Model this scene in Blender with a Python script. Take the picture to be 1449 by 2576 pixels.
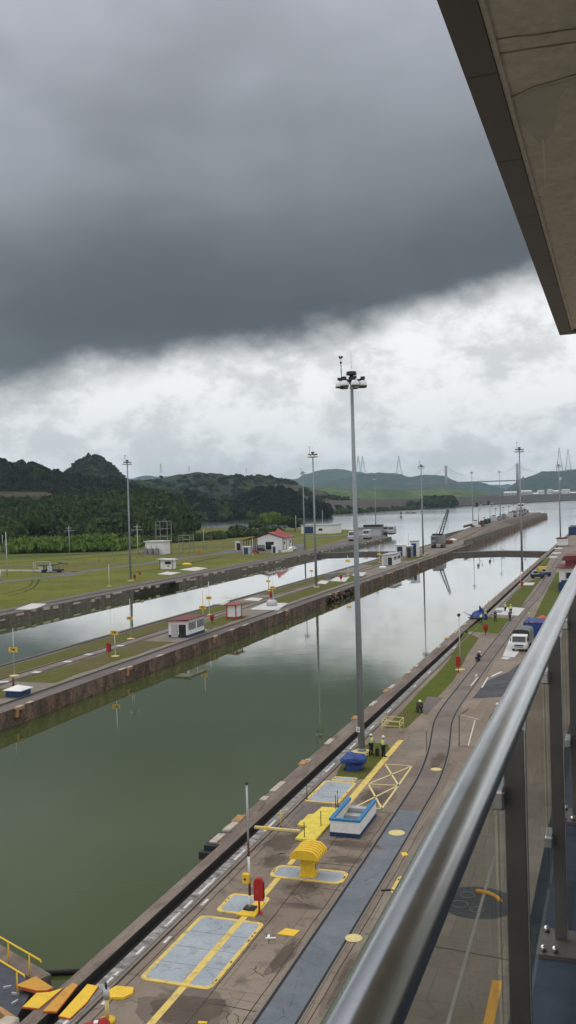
import bpy, math, random
from mathutils import Vector, noise
import numpy as np
random.seed(7)
rnd = random.Random(11)
SC = bpy.context.scene
for o in list(bpy.data.objects): bpy.data.objects.remove(o)
C = SC.collection

# ------------------------------------------------------------------ camera
H = 21.0                       # eye height above the lock coping
F_PX, PCX, PCY, ROLL, YAW, PIT = 2400.0, 724.5, 1288.0, 0.028, 0.33242642, 0.01200469
F0 = Vector((-math.sin(YAW), math.cos(YAW), 0)); R0 = Vector((math.cos(YAW), math.sin(YAW), 0))
FW = F0*math.cos(PIT) - Vector((0, 0, 1))*math.sin(PIT)
U0 = R0.cross(FW)
UP = U0*math.cos(ROLL) + R0*math.sin(ROLL); RT = R0*math.cos(ROLL) - U0*math.sin(ROLL)
cam = bpy.data.cameras.new('camera'); camo = bpy.data.objects.new('camera', cam); C.objects.link(camo)
from mathutils import Matrix
m = Matrix.Identity(4)
for i in range(3):
    m[i][0] = RT[i]; m[i][1] = UP[i]; m[i][2] = -FW[i]
m[2][3] = H
camo.matrix_world = m
cam.sensor_fit = 'HORIZONTAL'; cam.sensor_width = 36.0
cam.lens = 36.0*F_PX/1449.0
cam.clip_start = 0.05; cam.clip_end = 30000
SC.camera = camo
SC.render.resolution_x = 576; SC.render.resolution_y = 1024

def at(px, py, z=0.0):
    d = FW + RT*((px-PCX)/F_PX) + UP*((PCY-py)/F_PX)
    t = (z-H)/d.z
    return Vector((d.x*t, d.y*t, z))
def ray(px, py, depth):        # point at a horizontal depth along the view azimuth
    d = FW + RT*((px-PCX)/F_PX) + UP*((PCY-py)/F_PX)
    return Vector((d.x*depth, d.y*depth, H + d.z*depth))
def msc(p):                    # metres per sketch unit at a point
    return p.dot(FW)/F_PX if True else 0

# ------------------------------------------------------------------ world
w = bpy.data.worlds.new('World'); SC.world = w; w.use_nodes = True
SUN_EL, SUN_ROT = math.radians(58), math.radians(-60)
def build_world():
    nt = w.node_tree; N = nt.nodes; L = nt.links; N.clear()
    out = N.new('ShaderNodeOutputWorld'); bg = N.new('ShaderNodeBackground'); bg2 = N.new('ShaderNodeBackground')
    sky = N.new('ShaderNodeTexSky'); sky.sky_type = 'NISHITA'; sky.sun_disc = False
    sky.sun_elevation = SUN_EL; sky.sun_rotation = SUN_ROT
    L.new(sky.outputs[0], bg2.inputs[0]); bg2.inputs[1].default_value = 0.05
    tc = N.new('ShaderNodeTexCoord'); gen = tc.outputs['Generated']
    def math_(op, a, b=None, c=None, clamp=False):
        n = N.new('ShaderNodeMath'); n.operation = op; n.use_clamp = clamp
        for i, v in enumerate((a, b, c)):
            if v is None: continue
            if isinstance(v, (int, float)): n.inputs[i].default_value = v
            else: L.new(v, n.inputs[i])
        return n.outputs[0]
    def dot(v):
        n = N.new('ShaderNodeVectorMath'); n.operation = 'DOT_PRODUCT'; L.new(gen, n.inputs[0]); n.inputs[1].default_value = v
        return n.outputs['Value']
    def smooth(x, a, b, t0=0.0, t1=1.0):
        n = N.new('ShaderNodeMapRange'); n.interpolation_type = 'SMOOTHSTEP'; L.new(x, n.inputs[0])
        n.inputs[1].default_value = a; n.inputs[2].default_value = b; n.inputs[3].default_value = t0; n.inputs[4].default_value = t1
        return n.outputs[0]
    def mix(f, a, b):
        n = N.new('ShaderNodeMix'); n.data_type = 'RGBA'
        if isinstance(f, (int, float)): n.inputs[0].default_value = f
        else: L.new(f, n.inputs[0])
        for i, v in ((6, a), (7, b)):
            if isinstance(v, tuple): n.inputs[i].default_value = (*v, 1)
            else: L.new(v, n.inputs[i])
        return n.outputs[2]
    sep = N.new('ShaderNodeSeparateXYZ'); L.new(gen, sep.inputs[0])
    z = sep.outputs[2]
    # cloud-deck coordinates: the direction projected on a flat layer
    def layer(off, scale, detail, rough=0.55, dist=0.0, sz=1.0):
        den = math_('ADD', math_('MAXIMUM', z, 0.0), off)
        cx = math_('DIVIDE', sep.outputs[0], den); cy = math_('DIVIDE', sep.outputs[1], den)
        cb = N.new('ShaderNodeCombineXYZ'); L.new(cx, cb.inputs[0]); L.new(cy, cb.inputs[1]); L.new(math_('MULTIPLY', z, sz), cb.inputs[2])
        n = N.new('ShaderNodeTexNoise'); L.new(cb.outputs[0], n.inputs['Vector'])
        n.inputs['Scale'].default_value = scale; n.inputs['Detail'].default_value = detail
        n.inputs['Roughness'].default_value = rough; n.inputs['Distortion'].default_value = dist
        return n.outputs[0]
    def nz(vecscale, scale, detail, rough=0.55, dist=0.0):
        mp = N.new('ShaderNodeMapping'); L.new(gen, mp.inputs[0]); mp.inputs['Scale'].default_value = vecscale
        n = N.new('ShaderNodeTexNoise'); L.new(mp.outputs[0], n.inputs['Vector'])
        n.inputs['Scale'].default_value = scale; n.inputs['Detail'].default_value = detail
        n.inputs['Roughness'].default_value = rough; n.inputs['Distortion'].default_value = dist
        return n.outputs[0]
    # edge of the storm cloud: a plane through the eye, roughened
    def dirpx(px, py): return (FW + RT*((px-PCX)/F_PX) + UP*((PCY-py)/F_PX)).normalized()
    nrm = dirpx(0, 1000).cross(dirpx(1449, 718)); nrm.normalize()
    if nrm.z < 0: nrm = -nrm
    s = dot(tuple(nrm))
    edge_n = nz((1, 1, 1.7), 7.5, 5, 0.55, 0.2)
    edge_b = nz((1, 1, 1.5), 2.6, 2)
    fine = nz((1, 1, 1.5), 30.0, 5, 0.62, 0.3)
    sw = math_('ADD', s, math_('MULTIPLY', math_('SUBTRACT', edge_n, 0.5), 0.070))
    sw = math_('ADD', sw, math_('MULTIPLY', math_('SUBTRACT', edge_b, 0.5), 0.05))
    sw = math_('ADD', sw, math_('MULTIPLY', math_('SUBTRACT', fine, 0.5), 0.018))
    dark_f = smooth(sw, -0.020, 0.034)
    # dark cloud: darkest above its edge, paler higher up, behind the eye brighter
    up_f = smooth(s, 0.02, 0.38)
    dk = mix(up_f, (0.098, 0.112, 0.120), (0.45, 0.47, 0.53))
    soft = nz((1, 1, 2.0), 3.6, 3, 0.5)
    dk2 = mix(smooth(soft, 0.32, 0.72), (0.80, 0.80, 0.80), (1.20, 1.20, 1.20))
    mul = N.new('ShaderNodeMix'); mul.data_type = 'RGBA'; mul.blend_type = 'MULTIPLY'; mul.inputs[0].default_value = 1
    L.new(dk, mul.inputs[6]); L.new(dk2, mul.inputs[7]); dk = mul.outputs[2]
    # bright band with puffs
    puff = nz((1, 1, 1.5), 11.0, 9, 0.62, 0.15)
    puff2 = nz((1, 1, 1.6), 30.0, 7, 0.62, 0.1)
    pf = math_('ADD', math_('MULTIPLY', puff, 0.72), math_('MULTIPLY', puff2, 0.28))
    hz = smooth(z, 0.0, 0.15)
    br = mix(hz, (0.84, 0.86, 0.87), (1.02, 1.03, 1.03))
    brd = mix(hz, (0.66, 0.675, 0.68), (0.72, 0.735, 0.75))
    brc = mix(smooth(pf, 0.41, 0.56), brd, br)
    col = mix(dark_f, brc, dk)
    # overcast dome outside the picture
    back = smooth(dot(tuple(F0)), 0.75, 0.1)
    high = smooth(z, 0.485, 0.66)
    rest = math_('MAXIMUM', back, high)
    col = mix(rest, col, (1.05, 1.06, 1.08))
    below = smooth(z, -0.02, -0.12)
    col = mix(below, col, (0.25, 0.27, 0.24))
    L.new(col, bg.inputs[0]); bg.inputs[1].default_value = 1.0
    ms = N.new('ShaderNodeMixShader'); ms.inputs[0].default_value = 0.03
    L.new(bg.outputs[0], ms.inputs[1]); L.new(bg2.outputs[0], ms.inputs[2]); L.new(ms.outputs[0], out.inputs[0])
build_world()
sl = bpy.data.lights.new('sun', 'SUN'); sl.energy = 0.7; sl.angle = math.radians(25); sl.color = (1, 0.97, 0.93)
so = bpy.data.objects.new('sun', sl); C.objects.link(so)
sd = Vector((math.sin(SUN_ROT)*math.cos(SUN_EL), math.cos(SUN_ROT)*math.cos(SUN_EL), math.sin(SUN_EL)))
so.rotation_euler = sd.to_track_quat('Z', 'Y').to_euler()
SC.view_settings.view_transform = 'Standard'; SC.view_settings.look = 'None'
SC.view_settings.exposure = 0.0; SC.view_settings.gamma = 1.0
SC.cycles.use_denoising = True
SC.cycles.max_bounces = 6; SC.cycles.transparent_max_bounces = 12; SC.cycles.volume_bounces = 0
SC.cycles.caustics_reflective = False; SC.cycles.caustics_refractive = False

# ------------------------------------------------------------------ materials
class NT:
    def __init__(s, name):
        s.m = bpy.data.materials.new(name); s.m.use_nodes = True
        s.t = s.m.node_tree; s.N = s.t.nodes; s.L = s.t.links
        s.b = s.N['Principled BSDF']
        g = s.N.new('ShaderNodeNewGeometry'); s.pos = g.outputs['Position']; s.g = g
    def put(s, sock, v):
        if isinstance(v, (int, float)): sock.default_value = v
        elif isinstance(v, tuple): sock.default_value = (*v, 1) if len(sock.default_value) == 4 and len(v) == 3 else v
        else: s.L.new(v, sock)
    def noise(s, scale, detail=4, rough=0.6, vec=(1, 1, 1), dist=0.0, src=None):
        mp = s.N.new('ShaderNodeMapping'); s.L.new(src or s.pos, mp.inputs[0]); mp.inputs['Scale'].default_value = vec
        n = s.N.new('ShaderNodeTexNoise'); s.L.new(mp.outputs[0], n.inputs['Vector'])
        n.inputs['Scale'].default_value = scale; n.inputs['Detail'].default_value = detail
        n.inputs['Roughness'].default_value = rough; n.inputs['Distortion'].default_value = dist
        return n.outputs[0]
    def voro(s, scale, feat='F1', vec=(1, 1, 1), out=0, rand=1.0):
        mp = s.N.new('ShaderNodeMapping'); s.L.new(s.pos, mp.inputs[0]); mp.inputs['Scale'].default_value = vec
        n = s.N.new('ShaderNodeTexVoronoi'); n.feature = feat; s.L.new(mp.outputs[0], n.inputs['Vector'])
        n.inputs['Scale'].default_value = scale; n.inputs['Randomness'].default_value = rand
        return n.outputs[out]
    def range(s, x, a, b, c=0.0, d=1.0):
        n = s.N.new('ShaderNodeMapRange'); s.L.new(x, n.inputs[0])
        for i, v in enumerate((a, b, c, d)): n.inputs[i+1].default_value = v
        return n.outputs[0]
    def mix(s, f, a, b, mode='MIX'):
        n = s.N.new('ShaderNodeMix'); n.data_type = 'RGBA'; n.blend_type = mode
        s.put(n.inputs[0], f); s.put(n.inputs[6], a); s.put(n.inputs[7], b)
        return n.outputs[2]
    def math(s, op, a, b=0.0):
        n = s.N.new('ShaderNodeMath'); n.operation = op; s.put(n.inputs[0], a); s.put(n.inputs[1], b); return n.outputs[0]
    def bump(s, h, strength=0.3, dist=0.05):
        n = s.N.new('ShaderNodeBump'); n.inputs['Strength'].default_value = strength; n.inputs['Distance'].default_value = dist
        s.L.new(h, n.inputs['Height']); s.L.new(n.outputs[0], s.b.inputs['Normal'])
    def end(s, col, rough=0.7, metal=0.0, spec=0.3):
        s.put(s.b.inputs['Base Color'], col); s.put(s.b.inputs['Roughness'], rough); s.put(s.b.inputs['Metallic'], metal)
        s.b.inputs['Specular IOR Level'].default_value = spec
        return s.m
def V(c, k): return tuple(min(1, x*k) for x in c)
def paint(name, c, wear=0.25, rough=0.55, scale=3.0, dirt=(0.16, 0.13, 0.10), metal=0.0, spec=0.3):
    n = NT(name)
    a = n.noise(scale, 6, 0.7); b = n.noise(scale*6, 4, 0.65)
    c1 = n.mix(n.range(b, 0.3, 0.7), V(c, 0.88), V(c, 1.08))
    f = n.math('MULTIPLY', n.range(a, 0.50, 0.78), wear*2)
    return n.end(n.mix(f, c1, dirt), rough, metal, spec)
def concrete(name, c1, c2, stain=(0.09, 0.075, 0.065), big=0.12, st=0.7, slab=None, light=None, dirs=(1, 1, 1), mort=0.66, bc=0.1):
    n = NT(name)
    a = n.noise(big, 5, 0.62, dirs); b = n.noise(1.1, 6, 0.65, dirs, 0.4); c = n.noise(14, 3, 0.6)
    col = n.mix(n.range(a, 0.35, 0.66), c1, c2)
    col = n.mix(n.math('MULTIPLY', n.range(b, 0.52, 0.74), st), col, stain)
    if light: col = n.mix(n.range(n.noise(0.7, 7, 0.7, dirs), 0.60, 0.72, 0, 0.6), col, light)
    if slab:
        br = n.N.new('ShaderNodeTexBrick'); n.L.new(n.pos, br.inputs['Vector'])
        br.inputs['Scale'].default_value = 1.0; br.inputs['Brick Width'].default_value = slab[0]; br.inputs['Row Height'].default_value = slab[1]
        br.inputs['Mortar Size'].default_value = 0.025; br.inputs['Mortar Smooth'].default_value = 0.2
        br.inputs['Color1'].default_value = (1-bc, 1-bc, 1-bc, 1); br.inputs['Color2'].default_value = (1+bc, 1+bc, 1+bc*.8, 1); br.inputs['Mortar'].default_value = (mort, mort, mort, 1)
        br.offset = 0.37
        col = n.mix(1.0, col, br.outputs[0], 'MULTIPLY')
    cr = n.voro(0.28, 'DISTANCE_TO_EDGE', out=0)
    wob = n.range(n.noise(2.5, 4), 0.45, 0.6)
    col = n.mix(n.math('MULTIPLY', n.range(cr, 0.0, 0.012, 0.7, 0.0), wob), col, V(stain, 0.6))
    col = n.mix(1.0, col, n.mix(n.range(c, 0.25, 0.75), (0.84, 0.84, 0.84), (1.14, 1.14, 1.14)), 'MULTIPLY')
    n.bump(n.math('ADD', c, b), 0.25, 0.02)
    return n.end(col, n.range(b, 0.4, 0.7, 0.85, 0.55), 0, 0.3)
def flat(name, c, rough=0.6, metal=0.0, k=0.12, sc=5.0, spec=0.4):
    n = NT(name); a = n.noise(sc, 5, 0.65)
    return n.end(n.mix(n.range(a, 0.3, 0.7), V(c, 1-k), V(c, 1+k)), rough, metal, spec)

M = {}
M['pave'] = concrete('lock concrete', (0.180, 0.136, 0.102), (0.245, 0.195, 0.152), (0.075, 0.058, 0.048), 0.10, 0.85, (3.1, 4.7), (0.29, 0.25, 0.225))
M['pave_grey'] = concrete('grey concrete', (0.170, 0.140, 0.108), (0.235, 0.200, 0.160), (0.09, 0.075, 0.065), 0.12, 0.6, (4.0, 3.0))
M['apron'] = concrete('apron concrete', (0.110, 0.088, 0.080), (0.165, 0.136, 0.122), (0.055, 0.045, 0.043), 0.2, 0.7, None, (0.26, 0.22, 0.19), (1, 0.25, 1))
M['coping'] = concrete('coping concrete', (0.125, 0.092, 0.072), (0.225, 0.180, 0.145), (0.055, 0.038, 0.03), 0.5, 0.85, None, (0.40, 0.35, 0.29), (1.5, .35, 1))
M['strip'] = concrete('scuffed strip', (0.10, 0.092, 0.085), (0.36, 0.345, 0.32), (0.035, 0.03, 0.028), 1.4, 0.95, None, (0.46, 0.44, 0.41), (.8, 2.2, 1))
M['slot'] = flat('slot floor', (0.024, 0.021, 0.019), 0.9, 0, 0.3)
M['band'] = concrete('blue grey track bed', (0.120, 0.135, 0.155), (0.165, 0.182, 0.200), (0.085, 0.085, 0.092), 0.35, 0.75, None, (0.24, 0.255, 0.27))
M['brownband'] = concrete('brown track bed', (0.15, 0.118, 0.10), (0.20, 0.165, 0.145), (0.085, 0.068, 0.06), 0.2, 0.6, (4.0, 2.2))
M['pale_conc'] = concrete('pale joint line', (0.24, 0.225, 0.20), (0.30, 0.285, 0.26), (0.16, 0.14, 0.12), 0.3, 0.6)
M['asphalt'] = concrete('asphalt', (0.048, 0.05, 0.054), (0.075, 0.076, 0.08), (0.03, 0.03, 0.03), 0.3, 0.4)
M['road'] = concrete('field road', (0.095, 0.090, 0.085), (0.14, 0.132, 0.125), (0.06, 0.055, 0.05), 0.1, 0.4)
M['whitecon'] = concrete('pale slab', (0.50, 0.49, 0.47), (0.62, 0.61, 0.59), (0.3, 0.28, 0.25), 0.3, 0.4)
def wallmat():
    n = NT('stained lock wall')
    a = n.noise(1.3, 6, 0.7, (1, 1, 0.35)); b = n.noise(0.16, 3, 0.6); c = n.noise(6, 5, 0.7, (1, 1, 0.6)); v = n.voro(0.55, vec=(1, 1, 0.4))
    col = n.mix(n.range(a, 0.35, 0.65), (0.080, 0.045, 0.032), (0.220, 0.140, 0.100))
    col = n.mix(n.range(c, 0.50, 0.68, 0, 0.85), col, (0.34, 0.26, 0.20))
    col = n.mix(n.range(v, 0.35, 0.6, 0, 0.6), col, (0.035, 0.025, 0.02))
    col = n.mix(n.range(b, 0.45, 0.65, 0, 0.35), col, (0.13, 0.12, 0.09))
    n.bump(c, 0.7, 0.12)
    return n.end(col, 0.85)
M['wall'] = wallmat()
def wallgrey():
    n = NT('weathered grey lock wall')
    a = n.noise(0.8, 6, 0.7, (1, 1, 0.4)); c = n.noise(3, 5, 0.7)
    col = n.mix(n.range(a, 0.35, 0.65), (0.075, 0.065, 0.05), (0.17, 0.15, 0.12))
    col = n.mix(n.range(c, 0.56, 0.68, 0, 0.8), col, (0.40, 0.36, 0.30))
    n.bump(c, 0.7, 0.15)
    return n.end(col, 0.85)
M['wallgrey'] = wallgrey()
M['bluff'] = flat('chipped pale concrete', (0.42, 0.36, 0.29), 0.8, 0, 0.25, 2.0)
M['chip'] = flat('spalled orange patch', (0.36, 0.20, 0.09), 0.85, 0, 0.3, 2.0)
def grass(name, a, b, c, sc=0.25, fine=6.0):
    n = NT(name)
    x = n.noise(sc, 6, 0.65, (1, 1, 1), 0.3); y = n.noise(fine, 4, 0.7); q = n.noise(sc*0.25, 3, 0.5)
    col = n.mix(n.range(x, 0.36, 0.62), a, b); col = n.mix(n.range(q, 0.45, 0.62, 0, 0.7), col, c)
    col = n.mix(1.0, col, n.mix(n.range(y, 0.25, 0.75), (0.6, 0.6, 0.6), (1.35, 1.35, 1.3)), 'MULTIPLY')
    n.bump(y, 0.6, 0.06)
    return n.end(col, 0.95, 0, 0.1)
M['grass'] = grass('bank grass', (0.074, 0.098, 0.015), (0.094, 0.116, 0.020), (0.105, 0.085, 0.036), 0.5)
M['grass_dry'] = grass('worn island grass', (0.088, 0.098, 0.022), (0.115, 0.112, 0.032), (0.125, 0.100, 0.058), 0.4)
M['field'] = grass('field grass', (0.100, 0.122, 0.020), (0.165, 0.165, 0.032), (0.120, 0.098, 0.045), 0.07, 1.2)
M['field_green'] = grass('upper meadow grass', (0.066, 0.096, 0.020), (0.105, 0.125, 0.028), (0.095, 0.095, 0.040), 0.03, 0.8)
M['ditch'] = flat('ditch grass', (0.04, 0.055, 0.022), 0.95, 0, 0.3, 0.5, 0.1)
def water(name, green, rip, ripscale, rough, ior, gain, off, vary=None):
    n = NT(name)
    a = n.noise(0.02, 3, 0.5)
    col = n.mix(n.range(a, 0.35, 0.65), V(green, 0.93), V(green, 1.07))
    n.N.remove(n.b); df = n.N.new('ShaderNodeBsdfDiffuse'); n.L.new(col, df.inputs[0])
    gl = n.N.new('ShaderNodeBsdfGlossy'); gl.inputs[0].default_value = (1, 1, 1, 1); n.put(gl.inputs['Roughness'], n.range(n.noise(0.006, 4, 0.6, (0.35, 1, 1)), 0.42, 0.62, rough, rough*1.25) if vary else rough)
    fr = n.N.new('ShaderNodeFresnel'); fr.inputs[0].default_value = ior
    if rip:
        w1 = n.noise(ripscale, 3, 0.55); w2 = n.noise(ripscale*0.13, 2, 0.5)
        bp = n.N.new('ShaderNodeBump'); bp.inputs['Strength'].default_value = 1.0; bp.inputs['Distance'].default_value = rip
        n.L.new(n.math('ADD', n.math('MULTIPLY', w1, n.range(w2, 0.35, 0.7, 0.1, 1.0)), n.math('MULTIPLY', w2, 0.5)), bp.inputs['Height']); n.L.new(bp.outputs[0], gl.inputs['Normal'])
    f = n.math('ADD', n.math('MULTIPLY', fr.outputs[0], gain), off); cl = n.range(f, 0, 1, 0, 1)
    mx = n.N.new('ShaderNodeMixShader'); n.L.new(cl, mx.inputs[0]); n.L.new(df.outputs[0], mx.inputs[1]); n.L.new(gl.outputs[0], mx.inputs[2]); n.L.new(mx.outputs[0], n.N['Material Output'].inputs[0])
    return n.m
M['water'] = water('green lock water', (0.053, 0.071, 0.019), 0.004, 1.6, 0.015, 1.34, 1.5, -0.05)
M['lake'] = water('pale lake water', (0.10, 0.115, 0.09), 0, 1, 0.11, 1.4, 1.3, 0.0, True)
M['yellow'] = paint('safety yellow', (0.78, 0.50, 0.035), 0.22, 0.5, 2.2, (0.22, 0.17, 0.09))
M['yellow_shade'] = paint('painted-shade inner yellow', (0.34, 0.20, 0.02), 0.4, 0.6, 3.0)  # darker yellow: shade between the hood ribs put into the colour
M['yellow_light'] = paint('light chipped yellow', (0.74, 0.58, 0.07), 0.3, 0.55, 1.8, (0.32, 0.25, 0.12))
M['yellow_line'] = paint('worn yellow line paint', (0.68, 0.50, 0.13), 0.55, 0.65, 1.6, (0.24, 0.18, 0.11))
M['yellow_pale'] = paint('pale yellow paint', (0.66, 0.54, 0.24), 0.3, 0.6, 2.5, (0.25, 0.19, 0.12))
M['orange'] = paint('orange yellow plate', (0.58, 0.29, 0.04), 0.4, 0.6, 2.0, (0.26, 0.14, 0.05))
M['orange_edge'] = flat('red orange primer', (0.42, 0.09, 0.03), 0.6)
M['hatch'] = concrete('blue grey steel hatch', (0.29, 0.325, 0.36), (0.36, 0.395, 0.42), (0.15, 0.145, 0.14), 0.4, 0.6, None)
M['white'] = paint('white paint', (0.74, 0.74, 0.72), 0.15, 0.55, 1.5, (0.35, 0.32, 0.28))
M['white_line'] = paint('worn white line', (0.62, 0.60, 0.57), 0.5, 0.7, 2.0, (0.2, 0.16, 0.14))
M['blue'] = paint('blue trim', (0.035, 0.19, 0.38), 0.12, 0.5, 2.0)
M['navy'] = paint('navy paint', (0.018, 0.042, 0.12), 0.15, 0.5, 2.0)
M['red'] = paint('red paint', (0.38, 0.018, 0.016), 0.15, 0.45, 2.0)
M['redroof'] = paint('red roof sheet', (0.30, 0.050, 0.045), 0.3, 0.5, 0.8, (0.25, 0.12, 0.10))
M['maroon'] = paint('maroon roof', (0.16, 0.03, 0.03), 0.2, 0.5, 0.8)
M['galv'] = flat('galvanised mast steel', (0.25, 0.27, 0.29), 0.5, 0.25, 0.10, 2.0)
M['slate'] = flat('slate steel deck', (0.055, 0.060, 0.075), 0.6, 0.1, 0.3, 2)
M['dark'] = flat('dark steel', (0.03, 0.03, 0.032), 0.5, 0.3)
M['grey'] = flat('grey steel', (0.22, 0.22, 0.22), 0.5, 0.3)
M['lightgrey'] = flat('light grey metal', (0.45, 0.46, 0.47), 0.45, 0.3)
M['rust'] = flat('rusty steel', (0.14, 0.055, 0.03), 0.8, 0.2, 0.35, 3)
M['rail'] = flat('rail steel', (0.24, 0.225, 0.205), 0.4, 0.6)
M['glassdark'] = flat('dark window glass', (0.02, 0.024, 0.028), 0.08, 0, 0.1, 5, 0.8)
M['black'] = flat('black rubber', (0.012, 0.012, 0.012), 0.7)
M['tarp'] = flat('blue tarpaulin', (0.016, 0.045, 0.20), 0.5, 0, 0.3, 3)
M['skin'] = flat('skin', (0.23, 0.12, 0.075), 0.6)
M['vest'] = flat('yellow safety vest', (0.62, 0.80, 0.02), 0.6, 0, 0.1)
M['trouser'] = flat('dark trousers', (0.015, 0.018, 0.028), 0.8)
M['shirt'] = flat('pale shirt', (0.30, 0.31, 0.33), 0.8)
M['silver'] = flat('retroreflective band', (0.6, 0.6, 0.58), 0.4)
M['helmet'] = flat('white helmet', (0.72, 0.72, 0.70), 0.35)
M['bark'] = flat('bark', (0.10, 0.08, 0.06), 0.9)
def lampglass():
    n = NT('frosted lamp bowl'); v = n.noise(20, 3)
    n.b.inputs['Coat Weight'].default_value = 0.3
    return n.end(n.mix(v, (0.62, 0.63, 0.64), (0.80, 0.81, 0.82)), 0.25, 0.0, 0.6)
M['bowl'] = lampglass()
def foliage(name, a, b, c, sc=0.05, trans=0.0):
    n = NT(name)
    oi = n.N.new('ShaderNodeObjectInfo')
    x = n.noise(sc, 3, 0.6); y = n.noise(0.5, 4, 0.7); cell = n.voro(0.085, out=1)
    sp = n.N.new('ShaderNodeSeparateColor'); n.L.new(cell, sp.inputs[0])
    col = n.mix(n.range(x, 0.38, 0.62), a, b)
    col = n.mix(n.math('MULTIPLY', sp.outputs[0], 0.75), col, c)
    col = n.mix(1.0, col, n.mix(n.range(y, 0.3, 0.7), (0.55, 0.55, 0.55), (1.5, 1.5, 1.45)), 'MULTIPLY')
    col = n.mix(1.0, col, n.mix(oi.outputs['Random'], (0.8, 0.85, 0.8), (1.2, 1.15, 1.1)), 'MULTIPLY')
    return n.end(col, 0.85, 0, 0.12)
M['leaf_dark'] = foliage('dark forest leaves', (0.013, 0.024, 0.012), (0.026, 0.042, 0.016), (0.066, 0.088, 0.028))
M['leaf_mid'] = foliage('green leaves', (0.034, 0.056, 0.018), (0.048, 0.076, 0.022), (0.070, 0.090, 0.030))
M['leaf_bright'] = foliage('bright leaves', (0.075, 0.13, 0.026), (0.100, 0.155, 0.032), (0.125, 0.165, 0.045), 0.08)
M['leaf_deep'] = foliage('deep green forest leaves', (0.006, 0.013, 0.009), (0.013, 0.024, 0.012), (0.030, 0.044, 0.018))  # darkest of the leaf tones
M['leaf_cone'] = foliage('bluish green leaves', (0.014, 0.026, 0.017), (0.024, 0.040, 0.022), (0.036, 0.054, 0.026))
def canopy(name, a, b, c, cell=0.09, big=0.006, dirt=None):
    n = NT(name)
    v = n.voro(cell, out=0); x = n.noise(big, 5, 0.62); cc = n.voro(cell, out=1); f = n.noise(0.25, 5, 0.7)
    sp = n.N.new('ShaderNodeSeparateColor'); n.L.new(cc, sp.inputs[0])
    col = n.mix(n.range(x, 0.40, 0.60), a, b); col = n.mix(n.math('MULTIPLY', sp.outputs[0], 0.6), col, c)
    if dirt: col = n.mix(n.range(n.noise(big*2.3, 4, 0.6, (1, 1, 3)), 0.60, 0.66, 0, 0.8), col, dirt)
    col = n.mix(1.0, col, n.mix(n.range(f, 0.3, 0.7), (0.6, 0.6, 0.6), (1.4, 1.4, 1.4)), 'MULTIPLY')
    n.bump(n.math('ADD', n.range(v, 0, 0.7, 1.0, 0.0), n.math('MULTIPLY', f, 0.5)), 1.0, 4.0)
    return n.end(col, 0.95, 0, 0.05)
M['hill_dark'] = canopy('dark wooded hill', (0.008, 0.016, 0.011), (0.015, 0.026, 0.014), (0.030, 0.042, 0.020))
M['hill_mid'] = canopy('wooded hill', (0.026, 0.044, 0.022), (0.040, 0.060, 0.026), (0.058, 0.078, 0.032))
M['hill_grass'] = canopy('mixed green hill', (0.016, 0.028, 0.014), (0.048, 0.062, 0.025), (0.040, 0.056, 0.022), 0.07, 0.010, (0.085, 0.075, 0.05))
M['hill_bright'] = canopy('bright low hill', (0.07, 0.11, 0.045), (0.12, 0.165, 0.065), (0.05, 0.08, 0.035), 0.06, 0.006, (0.16, 0.13, 0.09))
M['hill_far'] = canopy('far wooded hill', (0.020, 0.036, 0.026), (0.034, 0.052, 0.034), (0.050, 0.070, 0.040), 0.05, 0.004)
M['dam'] = concrete('dam rockfill', (0.058, 0.046, 0.040), (0.082, 0.066, 0.058), (0.038, 0.032, 0.03), 0.01, 0.5, None, None, (1, 1, 6))
def terrace():
    n = NT('terraced earth'); sp = n.N.new('ShaderNodeSeparateXYZ'); n.L.new(n.pos, sp.inputs[0])
    wv = n.math('PINGPONG', n.math('ADD', sp.outputs[2], n.math('MULTIPLY', n.noise(.02, 3), 3.0)), 3.2)
    col = n.mix(n.range(wv, .3, 2.4), (.030, .036, .018), (.082, .064, .050)); col = n.mix(n.range(n.noise(.02, 4), .45, .6), col, (.045, .05, .026))
    return n.end(col, .9, 0, .1)
M['terrace'] = terrace()

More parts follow.
